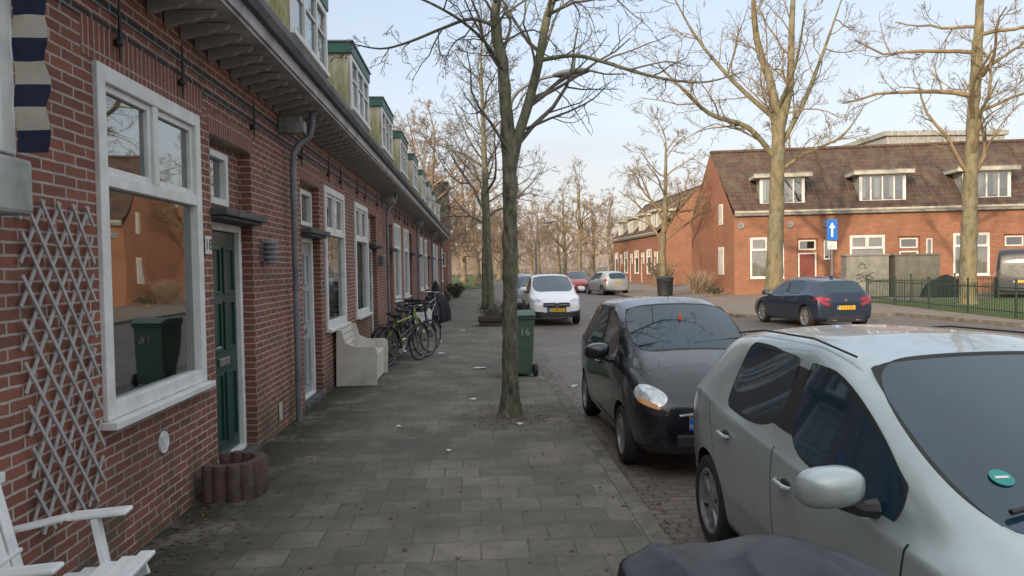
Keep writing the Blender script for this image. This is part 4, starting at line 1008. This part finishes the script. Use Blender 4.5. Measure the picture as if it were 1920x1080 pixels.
for (a,b) in zip(pts[:-1],pts[1:]):
    A_=V((a[0],a[1],0)); B_=V((b[0],b[1],0)); L=(B_-A_).length
    for z in (.2,.9): rl.tube([A_+V((0,0,z)),B_+V((0,0,z))],.018,6)
    n=int(L/.125)
    for i in range(n):
        p=A_.lerp(B_,(i+.5)/n); br.tube([p+V((0,0,.06)),p+V((0,0,1.02))],.010,4)
    n=max(1,round(L/2.1))
    for i in range(n):
        p=A_.lerp(B_,i/n)
        if cnt==0: k=MB(); k.tube([(0,0,0),(0,0,1.1)],.032,8); k.sphere((0,0,1.13),(.045,.045,.045),0,10,6); first=k.obj('post',M_fence,o,loc=p,smooth=True)
        else:
            c=first.copy(); c.location=p; COL.objects.link(c)
        cnt+=1
rl.obj('rails',M_fence,o); b_=br.obj('railing_bars',M_fence,o,recalc=False); b_['kind']='stuff'
o=thing('trellis','weathered grey diamond lattice trellis on the brick wall','trellis',(WX,3.70,.50))
m=MB(); W_,H_=.66,1.64; sp=.145
def slat(a,b,x):
    d=(V(b)-V(a)); L=d.length
    if L<.05: return
    u=d.normalized(); nrm=V((-u.y,u.x)); w=.0095
    P=[V(a)-u*.02+nrm*w,V(b)+u*.02+nrm*w,V(b)+u*.02-nrm*w,V(a)-u*.02-nrm*w]
    vs=[(x,p[0],p[1]) for p in P]+[(x+.008,p[0],p[1]) for p in P]
    m.add(vs,[(3,2,1,0),(4,5,6,7),(0,1,5,4),(1,2,6,5),(2,3,7,6),(3,0,4,7)])
k=1.45
for s,x in ((1,.02),(-1,.029)):
    cs=-k*W_ if s>0 else 0
    ce=H_ if s>0 else H_+k*W_
    while cs<ce:
        y0_,y1_=0,W_
        za=cs+s*k*y0_; zb=cs+s*k*y1_
        def clip(yv,zv):
            if zv<0: yv+=(0-zv)/(s*k); zv=0
            elif zv>H_: yv+=(H_-zv)/(s*k); zv=H_
            return yv,zv
        if not ((za<0 and zb<0) or (za>H_ and zb>H_)): slat(clip(y0_,za),clip(y1_,zb),x)
        cs+=k*sp
m.v=[(v[0],v[1]+.05*(1-v[2]/H_)-.02+.015*math.sin(v[2]*5),v[2]) for v in m.v]
m.obj('lattice',M_trellis,o)
def stripemat():
    mm,nt,b=newmat('awning_stripes'); b.inputs['Roughness'].default_value=.9
    tc=N(nt,'ShaderNodeTexCoord'); spx=N(nt,'ShaderNodeSeparateXYZ'); nt.links.new(tc.outputs['Object'],spx.inputs[0])
    f=math_(nt,'GREATER_THAN',math_(nt,'FRACT',math_(nt,'DIVIDE',spx.outputs[2],.205)),.5)
    nn=noise_(nt,tc.outputs['Object'],20,4)
    c=mixc(nt,f,(.55,.50,.42),(.015,.022,.06)); c=mixc(nt,math_(nt,'MULTIPLY',nn,.15),c,(.1,.1,.1)); nt.links.new(c,b.inputs['Base Color']); return mm
o=thing('awning','folded navy and cream striped awning over a window','awning',(WX,3.47,-.03))
m=MB(); n=30; vs=[];fs=[]
for i in range(n+1):
    z=2.36+1.2*i/n; e=.285+.022*abs(math.sin((z-2.36)*math.pi/.205)); 
    vs+=[(.152,.0+.01*math.sin(i*.9),z),(.22,.012*math.sin(i*.7+1),z),(e,.01*math.sin(i*.8+2),z)]
for i in range(n): 
    for j in (0,1): fs.append((3*i+j,3*i+j+1,3*i+j+4,3*i+j+3))
m.add(vs,fs); m.obj('fabric',stripemat(),o,smooth=True,recalc=False)
m=MB(); m.box(.03,.10,-1.6,-.01,2.36,3.6); m.box(.101,.148,-.10,.01,2.35,3.6); m.obj('frame',M_white,o,bevel=.01)
m=MB(); m.box(.012,.20,-1.7,.04,2.08,2.33); m.obj('cassette',M_greyw,o,bevel=.02)
o=thing('garden_chair','white slatted wooden garden chair against the brick wall','chair',(-1.84,3.08,0.03),(0,0,R(4)))
M_=M_whitewood
def slatb(mb,a,b,w,t,up):
    a=V(a);b=V(b);u=(b-a).normalized(); up=V(up); s=u.cross(up).normalized(); nn=s.cross(u).normalized()
    P=[]
    for p in (a,b):
        for (i,j) in ((-1,-1),(1,-1),(1,1),(-1,1)): P.append(p+s*(w/2*i)+nn*(t/2*j))
    mb.add(P,[(3,2,1,0),(4,5,6,7),(0,1,5,4),(1,2,6,5),(2,3,7,6),(3,0,4,7)])
m=MB()
for i in range(6):
    x=.36-.08*i; slatb(m,(x,-.27,.49-.02*i),(x,.31,.49-.02*i),.066,.02,(0,0,1))
m.obj('seat',M_,o,bevel=.006)
m=MB()
for i in range(6):
    y=-.22+.088*i; slatb(m,(-.10,y*.9,.34),(-.32,y*1.25,1.14-.12*abs(y)),.07,.018,(1,0,.3))
slatb(m,(-.17,-.27,.55),(-.17,.27,.55),.05,.02,(0,0,1)); slatb(m,(-.27,-.29,.85),(-.27,.29,.85),.05,.02,(0,0,1)); m.obj('backrest',M_,o,bevel=.006)
for s in (-1,1):
    m=MB(); slatb(m,(-.30,s*.33,.60),(.02,s*.33,.665),.075,.022,(0,0,1)); slatb(m,(.02,s*.33,.665),(.28,s*.33,.68),.095,.022,(0,0,1)); m.obj('armrest',M_,o,bevel=.01)
    for (xa,xb,zt) in ((.26,.14,.66),(-.30,-.27,.6)):
        m=MB(); slatb(m,(xa,s*.31,-.03),(xb,s*.31,zt),.05,.03,(1,0,0)); m.obj('leg',M_,o,bevel=.005)
    m=MB(); slatb(m,(.36,s*.29,.44),(-.30,s*.29,.22),.08,.025,(0,1,0)); m.obj('side_rail',M_,o,bevel=.005)
o=thing('planter','weathered reddish concrete palisade planter against the wall','planter',(-1.96,6.06,0))
m=MB()
cs=[(-.14,-.20),(-.05,-.215),(.05,-.205),(.13,-.16),(.18,-.085),(.19,0),(.18,.085),(.13,.16),(.05,.205),(-.05,.215),(-.14,.2)]
for (x,y) in cs: m.lathe([(.0,.0),(.055,.0),(.057,.25),(.048,.28),(0,.285)],12,'z',(x,y,0))
m.obj('wall',M_redcon,o,smooth=True,sharp=50)
m=MB(); m.lathe([(0,.2),(.15,.2)],16,'z'); m.obj('soil',M_soil,o,recalc=False)
m=MB(); m.lathe([(0,.004),(.06,.004),(.066,.012),(.075,.012),(.078,0)],24,'x')
for i in range(6): m.box(.005,.014,-.045,.045,-.045+i*.017,-.038+i*.017)
meta(m.obj('air_vent',M_white,None,loc=(WX+.002,5.28,.60),smooth=True),'small round white air vent in the brick wall','air vent')
m=MB(); m.box(0,.012,-.06,.06,0,.2); meta(m.obj('cable_box',M_cream,None,loc=(WX+.004,8.35,.12),bevel=.01),'small cream service box low on the wall','service box')
o=thing('house_number_sign','white enamel number eighteen plate beside the green door','house number',(WX+.008,6.24,2.00))
m=MB(); m.box(0,.008,-.065,.065,-.075,.075); m.obj('plate',M_white,o,bevel=.003)
text('digits','18',.13,M_black,o,frameM((0,1,0),(0,0,1),(.0095,0,0)),.001)
def wlamp(y,z,label):
    o=thing('wall_lamp',label,'wall lamp',(WX,y,z),group='wall lamps beside the doors')
    m=MB(); m.box(0,.03,-.04,.04,-.1,.1); m.obj('bracket',M_lead,o)
    m=MB()
    m.lathe([(0,-.13),(.05,-.13),(.05,.12),(0,.13)],16,'z',(.09,0,0))
    for i in range(5): m.lathe([(.05,-.11+i*.05),(.085,-.12+i*.05),(.085,-.105+i*.05),(.05,-.09+i*.05)],16,'z',(.09,0,0))
    m.obj('lamp_shade',M_lead,o,smooth=True)
wlamp(7.82,1.98,'ribbed grey cylindrical wall lamp on the brick wall')
wlamp(17.05,1.98,'ribbed grey cylindrical wall lamp on the brick wall')
o=thing('notice_sign','small blue notice plate with white bird on the wall','sign',(WX+.01,9.22,1.62))
m=MB(); m.box(0,.006,-.11,.11,-.08,.10); m.obj('plate',M_blue,o); m=MB(); m.tube([(.009,-.07,.05),(.009,-.02,-.02),(.009,.0,.01),(.009,.05,-.03),(.009,.08,.04)],.008,5); m.obj('bird_symbol',M_white,o)
def bench(loc,L,label,m_):
    o=thing('bench',label,'bench',loc)
    for y in (0,L-.035):
        m=MB(); m.prism([(0,.0),(.62,.0),(.64,.42),(.63,.56),(.58,.60),(.30,.60),(.16,.66),(.10,.86),(.02,.88)],'y',y,y+.035); m.obj('side_panel',m_,o,bevel=.008)
    m=MB(); m.box(.06,.58,.037,L-.037,.42,.445); m.obj('seat',m_,o,bevel=.005)
    m=MB()
    for i in range(4): m.box(.03+.012*(3-i),.055+.012*(3-i),.037,L-.037,.46+i*.10,.55+i*.10)
    m.obj('backrest',m_,o,bevel=.005)
    m=MB(); m.box(.55,.575,.037,L-.037,.03,.415); m.obj('front_panel',m_,o,bevel=.005)
bench((WX+.04,11.45,0),1.35,'cream wooden bench with closed sides against the wall',M_bench)
bench((WX+.25,20.6,0),1.2,'small white bench outside a doorway',M_whitewood)
def bike(loc,rot,col,label,lean=0,seed=0,crate=False):
    o=thing('bicycle',label,'bicycle',loc,(lean,0,rot),'bicycles leaning against the houses')
    fm=mat('bike_paint',col,None,rough=.35,coat=.5)
    for x in (0,1.06):
        m=MB(); pr=[]
        for k in range(8): a=2*math.pi*k/8; pr.append((.335+.017*math.cos(a),.017*math.sin(a)))
        m.lathe(pr,32,'y',closed=True); t=m.obj('wheel',M_rubber,o,loc=(x,0,.352),smooth=True)
        s=MB()
        pr=[(.316+.007*math.cos(2*math.pi*k/6),.011*math.sin(2*math.pi*k/6)) for k in range(6)]
        s.lathe(pr,32,'y',closed=True); s.tube([(0,-.05,0),(0,.05,0)],.02,8)
        for k in range(20):
            a=2*math.pi*k/20; s.tube([(0,.025*(-1)**k,0),(.315*math.cos(a),0,.315*math.sin(a))],.0014,3,cap=False)
        s.obj('rim',M_pipe,t,smooth=True)
        g=MB(); vs=[];fs=[]
        for k in range(13):
            a=R(20+k*12); 
            for yv in (-.025,.025): vs.append((.375*math.cos(a),yv,.375*math.sin(a)))
        fs=[(2*k,2*k+1,2*k+3,2*k+2) for k in range(12)]; g.add(vs,fs); g.obj('mudguard',M_black,t,smooth=True,recalc=False)
    f=MB(); bb=(.45,0,.30); sb=(.28,0,.82); hb=(.86,0,.86); hb2=(.90,0,.70)
    f.tube([bb,sb],.016,8); f.tube([bb,hb2],.019,8); f.tube([(.31,0,.74),hb],.016,8) if seed%2==0 else f.tube([(.38,0,.5),hb2],.016,8)
    for s in (-.05,.05): f.tube([bb,(0,s,.352)],.009,6); f.tube([(.30,0,.76),(0,s,.352)],.008,6); f.tube([(.91,0,.68),(1.06,s*1.1,.352)],.012,6)
    f.tube([(.84,0,.96),(.91,0,.66)],.02,8); f.obj('frame',fm,o,smooth=True)
    h=MB(); P,rd=smoothpath([(.68,-.29,1.02),(.80,-.26,1.04),(.86,-.1,1.05),(.84,0,1.04),(.86,.1,1.05),(.80,.26,1.04),(.68,.29,1.02)],[.013]*7,3); h.tube(P,rd,8); h.tube([(.845,0,.95),(.835,0,1.05)],.014,8); h.obj('handlebar',M_black if seed%2 else M_chrome,o,smooth=True)
    s=MB(); s.sphere((.23,0,.93),(.13,.085,.035),0,14,8); s.sphere((.34,0,.93),(.08,.03,.025),0,10,6); s.tube([(.28,0,.8),(.265,0,.92)],.013,8); s.obj('saddle',M_rubber,o,smooth=True)
    c=MB(); c.lathe([(0,.03),(.09,.03),(.09,.036),(0,.036)],20,'y',bb); c.tube([bb,(.45,.08,.30),(.55,.08,.18)],.009,6); c.box(.51,.60,.075,.16,.165,.19); c.tube([bb,(.45,-.08,.30),(.35,-.08,.42)],.009,6); c.box(.30,.39,-.16,-.075,.41,.435); c.obj('crank',M_chrome,o)
    r=MB(); 
    for s2 in (-.05,.05): r.tube([(-.18,s2,.74),(.26,s2,.74)],.006,5); r.tube([(-.1,s2,.74),(0,s2,.36)],.005,5)
    r.box(-.15,.2,-.05,.05,.738,.744); r.obj('rear_rack',M_black,o)
    if crate:
        k=MB()
        for z in (.86,.95,1.04): k.box(.92,1.26,-.2,-.19,z,z+.05); k.box(.92,1.26,.19,.2,z,z+.05); k.box(.91,.92,-.2,.2,z,z+.05); k.box(1.26,1.27,-.2,.2,z,z+.05)
        k.box(.92,1.26,-.19,.19,.85,.86); k.obj('crate',M_black,o)
bike((-1.62,13.55,0),R(62),(.01,.01,.012),'black city bicycle leaning beside the bench',0,1)
bike((-1.70,14.15,0),R(50),(.24,.34,.015),'yellow green bicycle parked across the pavement edge',R(-6),0)
bike((-1.75,15.3,0),R(70),(.02,.02,.02),'black bicycle with a front crate',R(4),1,True)
bike((-1.60,14.9,0),R(55),(.012,.012,.015),'black upright bicycle among the others',R(3),3)
bike((-1.85,16.9,0),R(80),(.05,.05,.06),'dark bicycle leaning against the brick wall',R(6),3)
bike((-1.55,21.9,0),R(75),(.35,.36,.38),'silver bicycle leaning near a white bench',R(5),2)
def drape(name,label,cat,loc,rot,w,l,h,seed,m,top=.5,sag=.06,crump=1):
    noise.seed_set(seed); mb=MB(); nu,nv=110,44; vs=[];fs=[]
    for j in range(nv+1):
        t=j/nv
        for i in range(nu):
            a=2*math.pi*i/nu; ca,sa=math.cos(a),math.sin(a)
            k=(abs(ca)**3.5+abs(sa)**3.5)**(-1/3.5)
            if t<.4: r=t/.4*top*1.0; z=h-sag*(t/.4)**2-.0
            else:
                u=(t-.4)/.6; r=top+(1-top)*(1-(1-u)**2.2)*1.0 if u<1 else 1; z=(h-sag)*(1-u**1.25)
            fold=noise.noise(V((ca*2.2,sa*2.2,t*1.2+seed)))*.10*min(1,t*1.6)+.03*math.sin(a*11+seed+3*noise.noise(V((ca,sa,t))))*max(0,t-.35)
            px,py=ca*k*r,sa*k*r
            rid=1-abs(noise.noise(V((px*1.1+seed,py*.7,z*.6))))*2.6
            rid2=1-abs(noise.noise(V((px*2.3-py*.9,py*.9+seed,z*1.2))))*2.4
            hz=noise.noise(V((px*.9,py*.9,seed*1.7)))*.05*(1-t)+crump*(.030*max(0,rid)**2+.012*max(0,rid2)**3)
            rr=1+fold+crump*.03*max(0,rid)**2*min(1,t*2)
            vs.append((px*w/2*rr,py*l/2*rr,max(0.01,z+hz*(1-.6*t))))
    for j in range(nv):
        for i in range(nu): fs.append((j*nu+i,(j+1)*nu+i,(j+1)*nu+(i+1)%nu,j*nu+(i+1)%nu))
    mb.add(vs,fs); o=mb.obj(name,m,None,loc=loc,rot=(0,0,rot),smooth=True,recalc=False,sharp=0)
    return meta(o,label,cat)
M_tarp=mat('black_tarpaulin',(.006,.008,.014),(.010,.012,.018),scale=6,rough=.36,bump=.25,bscale=5,bdist=.04,spec=.3)
M_tarp2=mat('matt_black_cover',(.010,.011,.013),(.02,.02,.022),scale=6,rough=.7,spec=.2)
drape('covered_scooter','scooter under a shiny black rain cover on the pavement','covered scooter',(.605,1.50,0),R(3),.72,.78,1.09,3,M_tarp,top=.84,sag=.01,crump=.8)
drape('covered_bicycle','bicycles under a loose black tarpaulin by the wall','covered bicycle',(-1.35,25.0,0),R(80),2.0,.8,1.35,8,M_tarp2,top=.3,sag=.35)
drape('covered_motorcycle','motorcycle under a dark cover in front of the houses','covered motorcycle',(22.0,34.0,0),R(-11),2.1,.8,1.05,11,M_tarp2,top=.4,sag=.2)
o=thing('planter_box','low dark wooden planter box at the tree foot','planter',(.45,22.7,0))
m=MB(); m.box(-.38,.38,-.38,.38,0,.14); m.box(-.42,.42,-.42,.42,.15,.28); m.obj('box',M_soil,o,bevel=.01)
m=MB()
rg=random.Random(2)
for i in range(110):
    a=rg.uniform(0,6.28); p=V((rg.uniform(-.3,.3),rg.uniform(-.3,.3),.28)); e=p+V((math.cos(a)*.15,math.sin(a)*.15,rg.uniform(.1,.36))); m.tube([p,e],[.006,.003],3,0,cap=False)
    u=V((rg.gauss(0,1),rg.gauss(0,1),rg.gauss(0,1))).normalized()*.035; v=u.orthogonal()*.6; m.quad(e-u,e+v,e+u,e-v,1)
m.obj('plants',[M_twig,M_shrub],o,recalc=False)
def smallscooter(loc,rot):
    o=thing('scooter','dark scooter parked by the distant houses','scooter',loc,(0,0,rot))
    for x in (0,1.25):
        m=MB(); m.lathe([(.12,-.05),(.22,-.05),(.24,0),(.22,.05),(.12,.05)],20,'y',closed=True); m.lathe([(0,0.03),(.12,.03)],12,'y'); m.obj('wheel',M_rubber,o,loc=(x,0,.24),smooth=True)
    m=MB(); m.sphere((.15,0,.52),(.42,.16,.24),0,14,10); m.box(.4,.95,-.15,.15,.28,.36); m.prism([(.92,.3),(1.1,.3),(1.02,.95),(.9,.98)],'y',-.18,.18); m.tube([(1.24,0,.26),(1.0,0,.95)],.03,8); m.obj('body',M_black,o,smooth=True)
    m=MB(); m.sphere((.2,0,.78),(.38,.14,.07),0,14,8); m.obj('saddle',M_rubber,o,smooth=True)
    m=MB(); m.tube([(.9,-.32,1.05),(1.0,0,1.0),(.9,.32,1.05)],.018,8); m.obj('handlebar',M_black,o,smooth=True)
smallscooter((10.0,55,0),R(100))
lf=MB(); rg=random.Random(9)
for i in range(5600):
    if rg.random()<.5: x=WX+.05+abs(rg.gauss(0,.3)); y=rg.uniform(2.5,26); z=.004
    elif rg.random()<.6: x=KX+.03+abs(rg.gauss(0,.14)); y=rg.uniform(2.5,30); z=-.094
    elif rg.random()<.5: x=.38+rg.gauss(0,.3); y=8.9+rg.gauss(0,.35); z=.004
    else: x=rg.uniform(WX,KX-.1); y=rg.uniform(2.5,22); z=.004
    if z>0 and x>KX-.1: continue
    s=rg.uniform(.006,.024); a=rg.uniform(0,6.28); u=V((math.cos(a),math.sin(a),rg.uniform(-.2,.3)))*s; v=V((-math.sin(a),math.cos(a),rg.uniform(-.2,.3)))*s*.6
    c=V((x,y,z+.004)); lf.quad(c-u,c-v*.9,c+u,c+v)
l=lf.obj('fallen_leaves',M_leaf,recalc=False); l['kind']='stuff'; l['label']='small brown dead leaves and dirt on the paving'; l['category']='leaves'
for (x,y,s) in ((.02,13.1,.14),(-.08,10.0,.06),(.45,8.35,.05),(-.75,15.5,.1),(-.3,7.2,.03),(1.5,11.5,.06),(-.9,8.4,.04),(-.4,21,.1),(-.9,18,.08)):
    m=MB(); rg2=random.Random(int(x*100+y*7)); pts=[]
    k=7
    for i in range(k):
        a=2*math.pi*i/k; pts.append((math.cos(a)*s*rg2.uniform(.6,1.1),math.sin(a)*s*rg2.uniform(.5,.9),rg2.uniform(.0,.02)))
    m.add([(0,0,.025)]+pts,[(0,i+1,(i+1)%k+1) for i in range(k)])
    z=0.004 if x<KX else -.096
    meta(m.obj('paper_scrap',M_paper,None,loc=(x,y,z),recalc=False),'crumpled scrap of white paper on the paving','litter','paper scraps on the paving')

# ---------------------------------------------------------------- light, sky, camera
el=R(17); az=R(33)
S_=V((-math.sin(az)*math.cos(el),-math.cos(az)*math.cos(el),math.sin(el)))
ld=bpy.data.lights.new('sun','SUN'); ld.energy=4.1; ld.angle=R(1.2); ld.color=(1,.78,.54)
lo=bpy.data.objects.new('sun',ld); COL.objects.link(lo); lo.rotation_euler=S_.to_track_quat('Z','Y').to_euler()
wd=bpy.data.worlds.new('World'); scene.world=wd; wd.use_nodes=True; nt=wd.node_tree
bg=nt.nodes['Background']; sk=nt.nodes.new('ShaderNodeTexSky'); sk.sky_type='NISHITA'; sk.sun_disc=False
sk.sun_elevation=el; sk.sun_rotation=math.pi+az; sk.air_density=1.0; sk.dust_density=2.0; sk.ozone_density=1.0
hsv=nt.nodes.new('ShaderNodeHueSaturation'); hsv.inputs['Saturation'].default_value=.78; hsv.inputs['Value'].default_value=1.75
nt.links.new(sk.outputs[0],hsv.inputs['Color'])
tc=nt.nodes.new('ShaderNodeTexCoord'); sp=nt.nodes.new('ShaderNodeSeparateXYZ'); nt.links.new(tc.outputs['Generated'],sp.inputs[0])
hz=maprange(nt,sp.outputs[2],0.0,.42,.85,.30)
mp=nt.nodes.new('ShaderNodeMapping'); mp.inputs['Scale'].default_value=(1.2,1.2,5); nt.links.new(tc.outputs['Generated'],mp.inputs[0])
cl=noise_(nt,mp.outputs[0],2.2,6,.6,.45,.8)
hz2=math_(nt,'ADD',hz,math_(nt,'MULTIPLY',cl,.25),True)
hc=mixc(nt,maprange(nt,sp.outputs[2],0,.3,0,1),(5.3,4.8,4.7),(4.7,5.0,5.5))
col=mixc(nt,hz2,hsv.outputs[0],hc)
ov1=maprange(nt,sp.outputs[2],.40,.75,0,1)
overhead_boost=mixc(nt,ov1,(1,1,1),(2.7,2.48,2.15))  # added brightening of the unseen sky overhead, to lift the shaded street
vm_=nt.nodes.new('ShaderNodeVectorMath'); vm_.operation='MULTIPLY'; nt.links.new(col,vm_.inputs[0]); nt.links.new(overhead_boost,vm_.inputs[1])
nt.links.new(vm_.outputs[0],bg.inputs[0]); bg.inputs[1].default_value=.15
cam=bpy.data.cameras.new('camera'); co=bpy.data.objects.new('camera',cam); COL.objects.link(co); scene.camera=co
cam.sensor_width=36; cam.lens=36*1400/1920; cam.clip_end=2000; cam.clip_start=.05
f=V((math.sin(R(2.74))*math.cos(R(-1.64)),math.cos(R(2.74))*math.cos(R(1.64)),math.sin(R(-1.64))))
qt=f.to_track_quat('-Z','Y').to_matrix()
roll=Matrix.Rotation(R(1.0),3,f)
co.matrix_world=(roll.to_4x4()@qt.to_4x4()); co.location=(0,0,1.78)
scene.view_settings.view_transform='Standard'; scene.view_settings.look='None'; scene.view_settings.exposure=0
